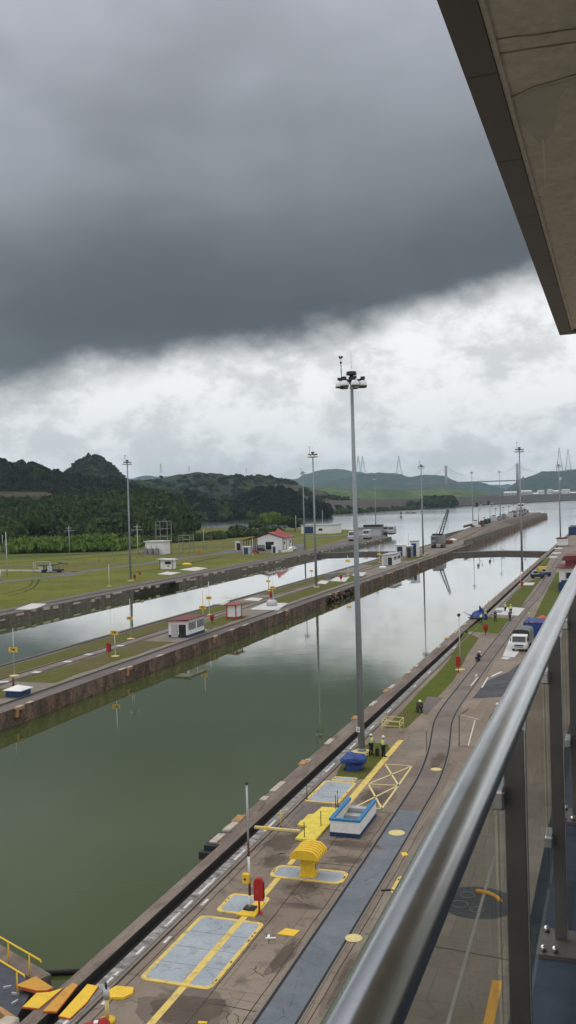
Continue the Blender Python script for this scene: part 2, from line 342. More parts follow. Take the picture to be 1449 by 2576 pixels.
# ------------------------------------------------------------------ mesh builder
class MB:
    def __init__(s): s.v = []; s.f = []; s.sm = []
    def add(s, vs, fs, smooth=False):
        b = len(s.v); s.v += [tuple(p) for p in vs]; s.f += [tuple(i+b for i in f) for f in fs]; s.sm += [smooth]*len(fs); return s
    def box(s, c, d, rz=0.0, taper=1.0, tilt=None):
        c = Vector(c); hx, hy, hz = d[0]/2, d[1]/2, d[2]/2; r = Matrix.Rotation(rz, 3, 'Z')
        if tilt: r = r @ tilt
        vs = []
        for z, k in ((-hz, 1), (hz, taper)):
            for x, y in ((-hx, -hy), (hx, -hy), (hx, hy), (-hx, hy)): vs.append(c + r @ Vector((x*k, y*k, z)))
        return s.add(vs, [(3, 2, 1, 0), (4, 5, 6, 7), (0, 1, 5, 4), (1, 2, 6, 5), (2, 3, 7, 6), (3, 0, 4, 7)])
    def bb(s, x0, x1, y0, y1, z0, z1): return s.box(((x0+x1)/2, (y0+y1)/2, (z0+z1)/2), (abs(x1-x0), abs(y1-y0), abs(z1-z0)))
    def tube(s, pts, r, n=8, r2=None, cap=True, smooth=True):
        pts = [Vector(p) for p in pts]; vs = []; fs = []; k = len(pts)
        for i, p in enumerate(pts):
            d = (pts[min(i+1, k-1)] - pts[max(i-1, 0)]).normalized()
            a = d.cross(Vector((0, 0, 1)) if abs(d.z) < 0.9 else Vector((1, 0, 0))).normalized(); b = d.cross(a)
            rr = r if r2 is None else r + (r2-r)*i/(k-1)
            if isinstance(r, (list, tuple)): rr = r[i]
            for j in range(n):
                t = 2*math.pi*j/n; vs.append(p + (a*math.cos(t) + b*math.sin(t))*rr)
        for i in range(k-1):
            for j in range(n):
                q = (j+1) % n; fs.append((i*n+j, i*n+q, (i+1)*n+q, (i+1)*n+j))
        s.add(vs, fs, smooth)
        if cap:
            b = len(s.v) - len(vs)
            s.f.append(tuple(b+j for j in range(n))[::-1]); s.f.append(tuple(b+(k-1)*n+j for j in range(n))); s.sm += [False, False]
        return s
    def lathe(s, prof, c, n=12, smooth=True):
        c = Vector(c); vs = []; fs = []
        for r, z in prof:
            for j in range(n):
                t = 2*math.pi*j/n; vs.append(c + Vector((r*math.cos(t), r*math.sin(t), z)))
        for i in range(len(prof)-1):
            for j in range(n):
                q = (j+1) % n; fs.append((i*n+j, i*n+q, (i+1)*n+q, (i+1)*n+j))
        s.add(vs, fs, smooth)
        b = len(s.v)-len(vs); s.f.append(tuple(b+j for j in range(n))[::-1]); s.f.append(tuple(b+(len(prof)-1)*n+j for j in range(n))); s.sm += [False, False]
        return s
    def prism(s, poly, z0, z1):    # poly in xy, extruded in z
        n = len(poly)
        a = sum(poly[i][0]*poly[(i+1) % n][1]-poly[(i+1) % n][0]*poly[i][1] for i in range(n))
        if a < 0: poly = poly[::-1]
        vs = [(p[0], p[1], z0) for p in poly] + [(p[0], p[1], z1) for p in poly]
        fs = [tuple(range(n))[::-1], tuple(range(n, 2*n))] + [(i, (i+1) % n, n+(i+1) % n, n+i) for i in range(n)]
        return s.add(vs, fs)
    def extr(s, poly, o, ax, ay, az, d):   # 2D outline (u along ax, v along ay) extruded d along az
        o = Vector(o); ax, ay, az = Vector(ax), Vector(ay), Vector(az); n = len(poly)
        vs = [o+ax*u+ay*v for u, v in poly] + [o+ax*u+ay*v+az*d for u, v in poly]
        return s.add(vs, [tuple(range(n)), tuple(range(n, 2*n))[::-1]] + [(i, n+i, n+(i+1) % n, (i+1) % n) for i in range(n)])
    def beam(s, a, b, w_, h_=None):
        a, b = Vector(a), Vector(b); d = b-a; h_ = h_ or w_
        L_ = d.length; d.normalize(); u = d.cross(Vector((0, 0, 1)) if abs(d.z) < 0.95 else Vector((0, 1, 0))).normalized(); v = u.cross(d)
        vs = []
        for p in (a, b):
            for x, y in ((-1, -1), (1, -1), (1, 1), (-1, 1)): vs.append(p+u*x*w_/2+v*y*h_/2)
        return s.add(vs, [(0, 1, 2, 3), (7, 6, 5, 4), (0, 4, 5, 1), (1, 5, 6, 2), (2, 6, 7, 3), (3, 7, 4, 0)])
    def build(s, name, mat, parent=None, bevel=0.0, fix=True):
        me = bpy.data.meshes.new(name); me.from_pydata(s.v, [], s.f); me.materials.append(M[mat] if isinstance(mat, str) else mat)
        me.polygons.foreach_set('use_smooth', s.sm)
        if fix:
            import bmesh
            bm = bmesh.new(); bm.from_mesh(me); bmesh.ops.recalc_face_normals(bm, faces=bm.faces); bm.to_mesh(me); bm.free()
        me.update()
        o = bpy.data.objects.new(name, me); C.objects.link(o)
        if parent is not None:
            o.parent = parent
        if bevel:
            b = o.modifiers.new('bevel', 'BEVEL'); b.width = bevel; b.segments = 2; b.limit_method = 'ANGLE'
        return o
def tag(o, label=None, cat=None, group=None, kind=None):
    if label: o['label'] = label
    if cat: o['category'] = cat
    if group: o['group'] = group
    if kind: o['kind'] = kind
    return o
def thing(name, loc, label, cat, group=None, rz=0.0):
    o = bpy.data.objects.new(name, None); C.objects.link(o); o.location = loc; o.rotation_euler = (0, 0, rz); o.empty_display_size = 0.2
    return tag(o, label, cat, group)
def copy_tree(o, parent=None):
    c = o.copy(); C.objects.link(c)
    if parent is not None: c.parent = parent
    for ch in list(o.children): copy_tree(ch, c)
    return c
def struct(name, mb, mat, bevel=0.0): return tag(mb.build(name, mat, None, bevel), kind='structure')
def text(s_, size, mat, parent, loc, rot, ext=0.005):
    cu = bpy.data.curves.new('lettering', 'FONT'); cu.body = s_; cu.size = size; cu.align_x = 'CENTER'; cu.align_y = 'CENTER'; cu.extrude = ext
    cu.offset = size*0.02
    cu.materials.append(M[mat]); tmp = bpy.data.objects.new('lettering_curve', cu); me = bpy.data.meshes.new_from_object(tmp); bpy.data.objects.remove(tmp); me.materials.clear(); me.materials.append(M[mat]); o = bpy.data.objects.new('lettering', me); C.objects.link(o); o.parent = parent; o.location = loc; o.rotation_euler = rot
    return o
def poly_sheet(name, pts, z, mat, parent=None, th=0.0):
    mb = MB(); n = len(pts); mb.add([(p[0], p[1], z) for p in pts], [tuple(range(n))])
    o = mb.build(name, mat, parent)
    if o.data.polygons[0].normal.z < 0: o.data.flip_normals()
    return o
def strip(name, pts, wd, z, mat, parent=None, h=None):   # ribbon along a polyline
    mb = MB(); pts = [Vector((p[0], p[1], 0)) for p in pts]; vs = []; n = len(pts)
    for i, p in enumerate(pts):
        d = (pts[min(i+1, n-1)]-pts[max(i-1, 0)]).normalized(); q = Vector((-d.y, d.x, 0))
        for k in (-1, 1): vs.append((p.x+q.x*k*wd/2, p.y+q.y*k*wd/2, z))
    if h is None:
        mb.add(vs, [(2*i, 2*i+1, 2*i+3, 2*i+2) for i in range(n-1)])
    else:
        vs2 = [(a, b, z-h) for a, b, _ in vs]; m_ = len(vs)
        fs = [(2*i, 2*i+1, 2*i+3, 2*i+2) for i in range(n-1)] + [(m_+2*i, 2*i, 2*i+2, m_+2*i+2) for i in range(n-1)] + [(2*i+1, m_+2*i+1, m_+2*i+3, 2*i+3) for i in range(n-1)]
        fs += [(0, m_, m_+1, 1), (2*n-2, 2*n-1, m_+2*n-1, m_+2*n-2)]
        mb.add(vs+vs2, fs)
    o = mb.build(name, mat, parent)
    if h is None and o.data.polygons[0].normal.z < 0: o.data.flip_normals()
    return o
exec_parts = []

# ================================================================== SETTING
WL = -1.8
def ground_and_water():
    o = MB(); o.add([(-2500, -500, WL), (3000, -500, WL), (3000, 370, WL), (-2500, 370, WL)], [(0, 1, 2, 3)])
    struct('water', o, 'water')
    o = MB(); o.add([(-12000, 370, WL), (8000, 370, WL), (8000, 12300, WL), (-12000, 12300, WL)], [(0, 1, 2, 3)])
    struct('lake', o, 'lake')
ground_and_water()

# --- right bank
def right_bank():
    b = MB(); b.bb(-22.1, 45, -80, 620, -6, 0); pv = struct('pavement', b, 'pave')
    w_ = MB()
    for y0, y1, xe in ((-80, 53.6, -23.5), (53.6, 359, -24.2), (371, 620, -24.2)):
        w_.bb(xe, -22.80, y0, y1, -9, 0.02)
    w_.bb(-22.81, -22.1, -80, 620, -9, -0.50)
    w_.bb(-24.0, -22.80, 359, 371, -9, 0.02)
    # curbing lip and fender blocks of pale spalled concrete along the coping
    lw = tag(w_.build('lock_wall', 'coping'), 'brown concrete chamber wall with a railed slot, nearest the balcony', 'lock wall')
    c = MB()
    r = random.Random(3)
    y = 57.0
    while y < 340:
        d = r.uniform(0.8, 2.4)
        if r.random() < 0.75: c.box((-24.05+r.uniform(-.08, .05), y, 0.03), (0.45, d, 0.07), r.uniform(-.03, .03))
        y += d + r.uniform(0.4, 7)
    c.build('spalled_edge', 'bluff', lw)
    c = MB()
    for y in (58.2, 72.0, 88.0, 101, 140, 190): c.box((-24.15, y, 0.04), (0.55, 1.3, 0.12), 0.03)
    c.build('fender_block', 'chip', lw)
    ra = MB(); ra.bb(-22.795, -22.13, -80, 620, -0.48, -0.42); ra.bb(-22.797, -22.75, -80, 620, -.42, .024); ra.build('slot_floor_and_shade', 'slot', lw)  # floor, plus a dark far-side liner that paints the slot's shade
    # return rail and scuffed strip
    sc = MB(); sc.bb(-22.09, -21.46, -80, 470, -0.1, 0.006); sc.build('scuffed_strip', 'strip', pv)
    t = thing('towing_rail', (-21.5, 100, 0), 'straight steel rail beside the slot on the near lock wall', 'rail')
    rr = MB(); rr.bb(-0.05, 0.02, -180, 370, -0.1, 0.03); rr.build('railhead', 'rail', t)
    rr = MB(); rr.bb(0.20, 0.32, -180, 370, -0.1, 0.008); rr.build('flangeway', 'slot', t)
    # broken white edge line
    wl = MB()
    segs = [(33.2, 34.6), (36.6, 37.2), (37.4, 37.7), (39.4, 40.2), (42.4, 44.1), (44.6, 45.6), (46.5, 48.7), (51.5, 53.2), (56.5, 58.6), (70, 72.5), (77, 79), (84, 85.5), (91, 92.5), (104, 105), (112, 114), (131, 133)]
    for a, b2 in segs: wl.bb(-21.78, -21.64, a, b2, 0.0, 0.012)
    wl.build('white_dashes', 'white_line', pv)
    wl = MB()
    for a, b2 in ((40.8, 41.5), (45.2, 46.0), (35.0, 36.4)): wl.bb(-21.05, -20.9, a, b2, 0.0, 0.012)
    wl.build('white_dashes', 'white_line', pv)
    # track bed: polyline of the two rails
    left = [at(*p) for p in ((640, 2576), (874, 2232), (1019, 2002), (1074, 1927), (1085, 1852), (1090, 1815), (1104, 1788), (1139, 1748), (1174, 1703), (1204, 1663), (1244, 1608), (1284, 1558), (1324, 1513), (1354, 1478))]
    right = [at(*p) for p in ((745, 2576), (949, 2232), (1044, 2082), (1084, 1992), (1122, 1937), (1132, 1877), (1130, 1838), (1139, 1798), (1164, 1763), (1204, 1708), (1229, 1678), (1269, 1623), (1314, 1553), (1369, 1488))]
    left[0] = Vector((-14.25, 20, 0)); right[0] = Vector((-12.65, 20, 0))
    left.append(Vector((-19.2, 330, 0))); right.append(Vector((-17.0, 330, 0)))
    def dens(P):      # catmull-rom
        Q = []
        for i in range(len(P)-1):
            p0, p1, p2, p3 = P[max(i-1, 0)], P[i], P[i+1], P[min(i+2, len(P)-1)]
            for k in range(6):
                t_ = k/6; Q.append(0.5*((2*p1)+(-p0+p2)*t_+(2*p0-5*p1+4*p2-p3)*t_*t_+(-p0+3*p1-3*p2+p3)*t_**3))
        return Q + [P[-1]]
    # keep the gauge sane: average the centre line, constant width
    cen = []
    for a, b2 in zip(left, right): cen.append((a+b2)/2)
    cen = dens(cen)
    cen = [p for p in cen]
    cut = next(i for i, p in enumerate(cen) if p.y > 62)
    strip('track_bed', cen[:cut+1], 1.75, 0.008, 'band', pv)
    strip('track_bed', cen[cut:], 1.75, 0.008, 'brownband', pv)
    tr = thing('crane_track', (-13.4, 50, 0), 'pair of recessed rails curving away past the parked truck', 'rail track')
    tr.location = (0, 0, 0)
    for side in (-1, 1):
        P = []
        for i, p in enumerate(cen):
            d = (cen[min(i+1, len(cen)-1)]-cen[max(i-1, 0)]).normalized(); P.append(p + Vector((-d.y, d.x, 0))*side*0.82)
        strip('rail', P, 0.13, 0.014, 'slot', tr)
        P2 = [p+Vector((0.10 if side < 0 else -0.10, 0, 0)) for p in P]
        strip('railhead', P2, 0.07, 0.03, 'rail', tr, 0.05)
    # grass
    g1 = [at(*p) for p in ((965, 1832), (1022, 1832), (1060, 1796), (1100, 1755), (1140, 1712), (1163, 1672), (1180, 1640), (1205, 1605), (1168, 1590), (1130, 1660), (1114, 1680), (1050, 1745), (1010, 1790))]
    poly_sheet('grass', g1, 0.012, 'grass'); 
    g2 = [at(*p) for p in ((838, 1968), (890, 1962), (940, 1957), (985, 1890), (975, 1872), (935, 1868), (895, 1885), (862, 1915))]
    poly_sheet('grass', g2, 0.012, 'grass')
    g3 = [at(*p) for p in ((1172, 1588), (1255, 1594), (1282, 1556), (1230, 1552), (1205, 1563))]
    poly_sheet('grass', g3, 0.012, 'grass')
    g4 = [at(*p) for p in ((1262, 1528), (1305, 1534), (1345, 1478), (1362, 1455), (1330, 1462), (1300, 1487))]
    poly_sheet('grass', g4, 0.012, 'grass')
    g5 = [at(*p) for p in ((1340, 1560), (1369, 1500), (1400, 1440), (1425, 1440), (1449, 1400), (1449, 1560))]
    poly_sheet('grass', g5, 0.012, 'grass')
    g6 = [at(*p) for p in ((1342, 1442), (1360, 1446), (1385, 1405), (1372, 1400))]
    poly_sheet('grass', g6, 0.012, 'grass')
    g7 = [at(*p) for p in ((1218, 1860), (1236, 1862), (1262, 1810), (1250, 1782), (1232, 1800))]
    poly_sheet('grass', g7, 0.012, 'grass_dry')
    for o in [o for o in bpy.data.objects if o.name.startswith('grass') and 'kind' not in o]: tag(o, kind='stuff')
    # asphalt patch, grey forecourt under the balcony
    poly_sheet('asphalt_patch', [at(*p) for p in ((1189, 1757), (1300, 1751), (1345, 1640), (1315, 1664), (1280, 1690), (1222, 1714))], 0.012, 'asphalt', pv)
    poly_sheet('forecourt', [(-11.9, 20), (0, 20), (0, 70), (-12.2, 70), (-12.2, 52)][::-1], 0.006, 'pave_grey', pv)
    poly_sheet('pale_patch', [at(*p) for p in ((1005, 1900), (1065, 1885), (1068, 1830), (1020, 1845))], 0.006, 'pave_grey', pv)
    poly_sheet('brown_patch', [at(*p) for p in ((1070, 1800), (1115, 1755), (1075, 1752), (1062, 1780))], 0.016, 'apron', pv)
    st = MB()
    # asphalt kerb lines and painted dashes near the truck
    for a, b2, wd in (((1022+160, 1720-22), (1200, 1672), .25),):
        pass
    def dash(p, q, wd, mat='white_line', z=0.018): return strip('painted_line', [at(*p), at(*q)], wd, z, mat, pv)
    dash((1236, 1702), (1262, 1690), .35); dash((1184, 1726), (1202, 1704), .16); dash((1212, 1730), (1228, 1704), .16)
    dash((1200, 1695), (1196, 1702), .14); dash((1212, 1716), (1240, 1668), .10, 'coping'); dash((1155, 1800), (1155, 1878), .08, 'slot'); dash((1155, 1800), (1180, 1782), .08, 'slot'); dash((1155, 1878), (1195, 1880), .12, 'rust')
    dash((1155, 1798), (1205, 1810), .1); dash((1178, 1876), (1195, 1812), .1); dash((1073, 1840), (1073, 1895), .06, 'slot')
    # long yellow safety line in its broken runs
    def yl(p, q, wd=0.42, mat='yellow_line'): return strip('safety_line', [p, q], wd, 0.016, mat, pv)
    yl((-18.15, 80.8), (-18.05, 61.8), 0.50); yl((-18.15, 61.8), (-18.6, 55.5), 0.3)
    yl((-18.35, 55.2), (-18.35, 51.6), 0.32); yl((-18.3, 49.6), (-18.25, 45.0), 0.34); yl((-18.28, 44.6), (-18.3, 25), 0.34)
    # cross-hatched keep-clear marking
    a, b2, c2, d2, e2, f2 = (-17.75, 73.2), (-15.6, 73.2), (-15.5, 62.6), (-17.4, 62.3), (-15.55, 68.0), (-17.75, 67.8)
    for p, q in ((a, b2), (b2, c2), (c2, d2), (a, e2), (f2, e2), (f2, b2), (f2, c2), (d2, e2)):
        strip('keep_clear_marking', [p, q], 0.15, 0.017, 'yellow_pale', pv)
    M['damp'] = concrete('damp stained concrete', (0.080, 0.058, 0.043), (0.115, 0.085, 0.064), (0.05, 0.036, 0.028), 0.8, 0.8)
    M['damp2'] = concrete('faint damp concrete', (0.135, 0.104, 0.080), (0.165, 0.128, 0.100), (0.09, 0.068, 0.052), 0.8, 0.7)
    for i, (cx, cy, rx, ry) in enumerate(((-17.3, 35.6, 1.6, 1.15), (-16.6, 48.6, .75, .8), (-15.6, 55.6, 1.5, .55), (-15.4, 53.2, .9, .5), (-16.0, 46.5, 1.0, .25), (-19.9, 55.0, .9, 1.4), (-16.5, 65, 1.0, 1.6), (-19.4, 52.0, .6, .9), (-15.0, 41.0, .35, 1.4), (-13.9, 75, .5, 2.2), (-20.7, 59.6, .3, 1.5), (-11.2, 60, .4, 5), (-11.6, 40, .45, 2.5))):
        for kk, (mt, g, zz) in enumerate((('damp2', 1.35, .0085), ('damp', 1.0, .0105))):
            P = []
            for a in range(40):
                t_ = 2*math.pi*a/40; d = 1+.42*noise.noise(Vector((math.cos(t_)*1.7+i*7, math.sin(t_)*1.7, kk)))+.16*noise.noise(Vector((math.cos(t_)*6+i*3, math.sin(t_)*6, kk+5)))
                P.append((cx+rx*g*d*math.cos(t_), cy+ry*g*d*math.sin(t_)))
            poly_sheet('damp_stain', P, zz, mt, pv)
    def ytile(pts, name='floor_plate', label='', mat='yellow', h=0.03):
        mb = MB(); mb.prism([(p[0], p[1]) for p in pts], 0.0, h); return mb
    return pv
PV = right_bank()
def joints():
    r = random.Random(55)
    for x, y0, y1 in ((-20.75, 24, 62), (-16.9, 26, 62), (-14.75, 30, 62), (-12.2, 24, 60)):
        P = [(x+.02*math.sin(k*1.7), y0+(y1-y0)*k/30) for k in range(31)]; strip('joint', P, .035, .0125, 'slot', PV)
    for y in (36.3, 48.9, 52.3, 56.6, 61.9): strip('joint', [(-17.0, y), (-15.9, y+.05), (-14.5, y-.03)], .035, .0125, 'slot', PV)
    for k in range(9):
        x, y = r.uniform(-17.5, -14.9), r.uniform(33, 60); P = [(x, y)]
        for q in range(7): x += r.uniform(-.12, .30); y += r.uniform(-.3, .12); P.append((x, y))
        strip('crack', P, .025, .0135, 'slot', PV)
joints()
b = MB(); b.box((-16.2, 42.6, .03), (.5, .09, .04), .3); b.box((-16.35, 42.75, .03), (.12, .3, .04), .3); tag(b.build('metal_offcut', 'white'), 'small white offcut lying right of the largest hatch', 'offcut')
b = MB(); b.tube([(-12.4, 49.4, .03), (-12.0, 49.55, .06), (-11.6, 49.5, .03)], .05, 6); tag(b.build('pipe_stub', 'dark'), 'dark bent pipe stub beside the tiny yellow plate', 'pipe')

def rounded(x0, x1, y0, y1, r, n=4):
    P = []
    for cx, cy, a0 in ((x1-r, y1-r, 0), (x0+r, y1-r, 90), (x0+r, y0+r, 180), (x1-r, y0+r, 270)):
        for i in range(n+1):
            t = math.radians(a0+90*i/n); P.append((cx+r*math.cos(t), cy+r*math.sin(t)))
    return P
def hatch(x0, x1, y0, y1, label, seams=0, r=0.35, bw=0.2, z=0.0, plate='hatch', group='steel hatches on the near bank'):
    t = thing('floor_hatch', ((x0+x1)/2, (y0+y1)/2, z), label, 'hatch', group)
    X0, X1, Y0, Y1 = x0-(x0+x1)/2, x1-(x0+x1)/2, y0-(y0+y1)/2, y1-(y0+y1)/2
    b = MB(); o_ = rounded(X0, X1, Y0, Y1, r); i_ = rounded(X0+bw, X1-bw, Y0+bw, Y1-bw, max(r-bw*.6, .08)); n = len(o_)
    vs = [(p[0], p[1], 0) for p in o_]+[(p[0], p[1], .05) for p in o_]+[(p[0], p[1], .05) for p in i_]+[(p[0], p[1], .02) for p in i_]
    fs = []
    for i in range(n):
        q = (i+1) % n
        for k in range(3): fs.append((k*n+i, k*n+q, (k+1)*n+q, (k+1)*n+i))
    b.add(vs, fs); b.build('yellow_border', 'yellow_line', t)
    p = MB(); p.prism(i_, 0.005, 0.045); p.build('steel_plate', plate, t)
    if seams:
        for k in range(seams):
            s = MB(); yy = Y0+bw+(Y1-Y0-2*bw)*(k+1)/(seams+1); s.bb(X0+bw+.02, X1-bw-.02, yy-.02, yy+.02, .040, .049); s.build('plate_seam', 'grey', t)
    rr = random.Random(int(x0*100))
    for k in range(5):
        px, py = (rr.choice((X0+.1, X1-.1)), rr.uniform(Y0+.4, Y1-.4)); bo = MB(); bo.box((px, py, .053), (.07, .16, .006), rr.uniform(-.3, .3)); bo.build('rust_spot', 'rust', t)
    return t
hb = hatch(-20.5, -17.0, 37.3, 44.05, 'largest blue grey hatch with a yellow line painted across it', 3)
s = MB(); s.bb(-18.45+18.75, -18.10+18.75, -3.3, 3.3, .046, .054); s.build('crossing_line', 'yellow_line', hb)
hatch(-20.0, -17.75, 44.65, 47.0, 'small grey hatch under the foot of the red and white pole', 0)
hatch(-18.95, -14.65, 49.6, 51.4, 'hatch that the yellow hooded vent stands on', 0, .5)
hatch(-21.1, -18.6, 62.8, 67.8, 'pale ribbed hatch with thin posts along its front edge', 3)
hatch(-20.65, -18.85, 67.95, 69.0, 'narrow hatch in front of the blue tarpaulin bundle', 0, .2, .15)
hatch(-11.9, -10.2, 49.2, 51.6, 'hatch half hidden behind the balcony handrail', 0)
# yellow mounting plate under the pole
b = MB(); b.prism([(-18.75, 44.5), (-17.75, 44.5), (-17.85, 46.2), (-18.3, 46.3)], 0.0, 0.09); tag(b.build('base_slab', 'yellow'), 'yellow slab carrying the thin tall pole by the red cabinet', 'slab')

# stepped yellow walkway plate beside the pit
t = thing('walkway_cover', (-18.7, 58.4, 0), 'bright yellow stepped sheet cover between the vent and the ribbed hatch', 'pit cover')
b = MB(); b.prism([(-.55, -3.0), (.72, -3.0), (.78, 3.2), (-.7, 3.2), (-.85, 1.6), (-1.15, 1.5), (-1.15, .3), (-1.25, .25), (-1.2, -.6), (-.5, -.75)], .03, .16); b.build('cover_sheet', 'yellow_light', t)
for k in range(5):
    b = MB(); b.bb(-.5, .7, -2.6+k*1.2, -2.57+k*1.2, .155, .168); b.build('sheet_seam', 'yellow_line', t)
b = MB()
for p in ((-.15, -2.6), (.5, -.9), (.55, 1.6), (1.0, 3.4), (-2.2, 4.4)): pass
PO = [(-18.75, 55.7), (-18.35, 57.9), (-18.35, 61.3), (-18.5, 62.3), (-21.0, 63.2), (-20.9, 57.4)]
for i, p in enumerate(PO):
    q = thing('chain_post', (p[0], p[1], .05), ['front post of the chain fence, on the end of the yellow cover', 'post standing mid way along the yellow stepped cover', 'post at the far end of the yellow stepped cover', 'post at the near right corner of the ribbed hatch', 'post at the near left corner of the ribbed hatch', 'short yellow post on the yellow kerb beam'][i], 'post', 'posts of the chain fence round the pit')
    b = MB(); b.tube([(0, 0, 0), (0, 0, 1.05)], .028, 6); b.build('stake', 'yellow' if i == 5 else 'dark', q)
    b = MB(); b.lathe([(.09, 0), (.09, .03), (.03, .05)], (0, 0, 0), 8); b.build('foot', 'dark', q)
ch = MB()
for a, c in ((0, 1), (1, 2), (2, 3), (3, 4), (4, 5), (5, 0)):
    A = Vector((*PO[a], .95)); B_ = Vector((*PO[c], .95)); P = []
    for k in range(9):
        u = k/8; P.append(A.lerp(B_, u) - Vector((0, 0, .55*4*u*(1-u))))
    ch.tube(P, .011, 4)
tag(ch.build('chain', 'yellow_pale'), 'thin sagging chain slung between the posts around the pit', 'chain')
# brown slab with pit beyond the cover
b = MB(); b.prism([(-21.1, 57.6), (-20.0, 57.2), (-19.6, 61.2), (-18.9, 62.6), (-21.1, 62.6)], 0.004, .012); tag(b.build('pit_floor', 'apron'), 'damp brown recess floor between the ribbed hatch and yellow beam', 'pit')
t = thing('kerb_beam', (-20.9, 56.85, 0), 'low yellow beam reaching from the stepped cover towards the water', 'beam')
b = MB(); b.bb(-1.6, 1.5, -.1, .1, 0, .16); b.build('beam_body', 'yellow_pale', t, .02)
b = MB(); b.bb(-1.0, -.6, -.105, .105, .0, .165); b.build('yellow_band', 'yellow', t)

# yellow hooded vent
t = thing('roof_vent', (-16.75, 50.4, .05), 'yellow ventilator with a ribbed curved hood', 'ventilator'); t.scale = (.87, .87, .90)
b = MB(); b.box((0, 0, .75), (.86, .86, 1.5)); b.build('duct', 'yellow', t, .02)
b = MB(); b.box((0, 0, .06), (1.0, 1.0, .12)); b.build('base_flange', 'yellow', t)
prof = [(-.95, 0), (-.95, .22)] + [(-.88+.13*k, .28+.34*math.sin(math.pi*(k+1.2)/9)) for k in range(0, 8)]
hood = []
for k in range(13):
    u = -1+2*k/12; hood.append((u*.95, .40*(1-abs(u)**3.4)))
op = [(-.97, -.20)] + hood + [(.97, -.20)]
core = [(u*.93, v*.90) for u, v in op]
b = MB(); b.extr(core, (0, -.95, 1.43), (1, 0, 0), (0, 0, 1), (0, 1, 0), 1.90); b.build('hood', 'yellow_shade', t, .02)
for k in range(6):
    b = MB(); y0 = -1.0+.345*k; P2 = [(u*(1.0+.0*k), v+.03) for u, v in op]
    b.extr(P2, (0, y0, 1.42), (1, 0, 0), (0, 0, 1), (0, 1, 0), .235); b.build('hood_rib', 'yellow', t, .025)
b = MB(); b.box((.55, .1, .55), (.16, .2, .32)); b.build('junction_box', 'lightgrey', t, .01)

# blue and white parapet box
t = thing('stair_parapet', (-16.45, 58.9, 0), 'white walled stair opening with blue top and blue skirting', 'parapet')
W_, D_, HT = .95, 2.15, 1.12
T = .16
def ubox(z0, z1, grow, nm, mt):
    b = MB(); g = grow
    b.bb(-W_-g, W_+g, -D_-g, -D_+T+g, z0, z1); b.bb(-W_-g, -W_+T+g, -D_+T+g, D_, z0, z1); b.bb(W_-T-g, W_+g, -D_+T+g, D_, z0, z1)
    return b.build(nm, mt, t)
ubox(0, .26, .02, 'blue_skirting', 'navy'); ubox(.26, HT-.14, 0, 'wall', 'white'); ubox(HT-.14, HT, .045, 'blue_capping', 'blue')
b = MB()
for k in range(6): b.bb(-W_+T, W_-T, -D_+.3+k*.62, -D_+.92+k*.62, .005, .02+.0*k)
b.bb(-W_+T+.05, W_-T-.1, .5, 1.1, .02, .45); b.bb(-W_+T+.1, W_-T-.15, 1.3, 1.8, .02, .7)
b.build('stair_step', 'lightgrey', t)
b = MB(); b.tube([(-.5, -1.2, .0), (-.5, -1.2, .9), (-.5, 1.0, .9), (-.5, 1.0, 0)], .025, 6); b.build('handrail', 'yellow_pale', t)

# thin pole with rusty bands
def bandpole(loc, h, label, cat='pole', sign=None, boxz=1.6):
    t = thing('signal_pole', loc, label, cat)
    b = MB(); b.lathe([(.30, 0), (.30, .08), (.12, .12)], (0, 0, 0), 8); b.box((0, 0, .04), (.6, .5, .08)); b.build('base_plate', 'dark', t)
    z = .1; k = 0
    cols = ['white', 'rust', 'white', 'rust', 'lightgrey'] 
    hs = [.6, 1.0, 1.0, .75, h]
    for c, d in zip(cols, hs):
        z1 = min(z+d, h); b = MB(); b.tube([(0, 0, z), (0, 0, z1)], .075-.004*k, 8); b.build('pole_band', c, t); z = z1; k += 1
    b = MB(); b.lathe([(.05, 0), (.1, .02), (.1, .1), (.02, .14)], (0, 0, h), 8); b.build('finial', 'dark', t)
    b = MB(); b.box((-.12, -.12, boxz), (.36, .28, .5)); b.build('call_box', 'yellow', t, .03)
    b = MB(); b.lathe([(.06, 0), (.06, .02)], (0, 0, 0), 8); o = b.build('speaker_hole', 'dark', t); o.location = (-.14, -.27, boxz); o.rotation_euler = (math.pi/2, 0, 0)
    return t
bandpole((-18.3, 45.3, .09), 6.4, 'thin tall pole with red and white bands and a yellow call box')
# red cabinet on post
def redcab(loc, label, k=1.0, rz=0.2, group='red life ring cabinets'):
    t = thing('ring_cabinet', loc, label, 'cabinet', group, rz)
    b = MB(); b.tube([(0, 0, 0), (0, 0, .7*k)], .05*k, 8); b.build('post', 'red', t)
    b = MB(); b.lathe([(.18*k, 0), (.18*k, .03*k)], (0, 0, 0), 10); b.build('foot', 'red', t)
    n = 6; P = [(-.24*k, .65*k), (.24*k, .65*k)] + [(.24*k*math.cos(math.radians(a)), 1.5*k+.24*k*math.sin(math.radians(a))) for a in range(0, 181, 30)]
    b = MB(); b.extr(P, (0, -.14*k, 0), (1, 0, 0), (0, 0, 1), (0, 1, 0), .28*k); b.build('case', 'red', t, .02*k)
    b = MB(); b.bb(.245*k, .27*k, -.12*k, .12*k, .75*k, 1.5*k); b.build('side_door', 'dark', t)
    return t
redcab((-17.72, 45.1, 0), 'red round topped cabinet beside the yellow mounting slab', 1.05)

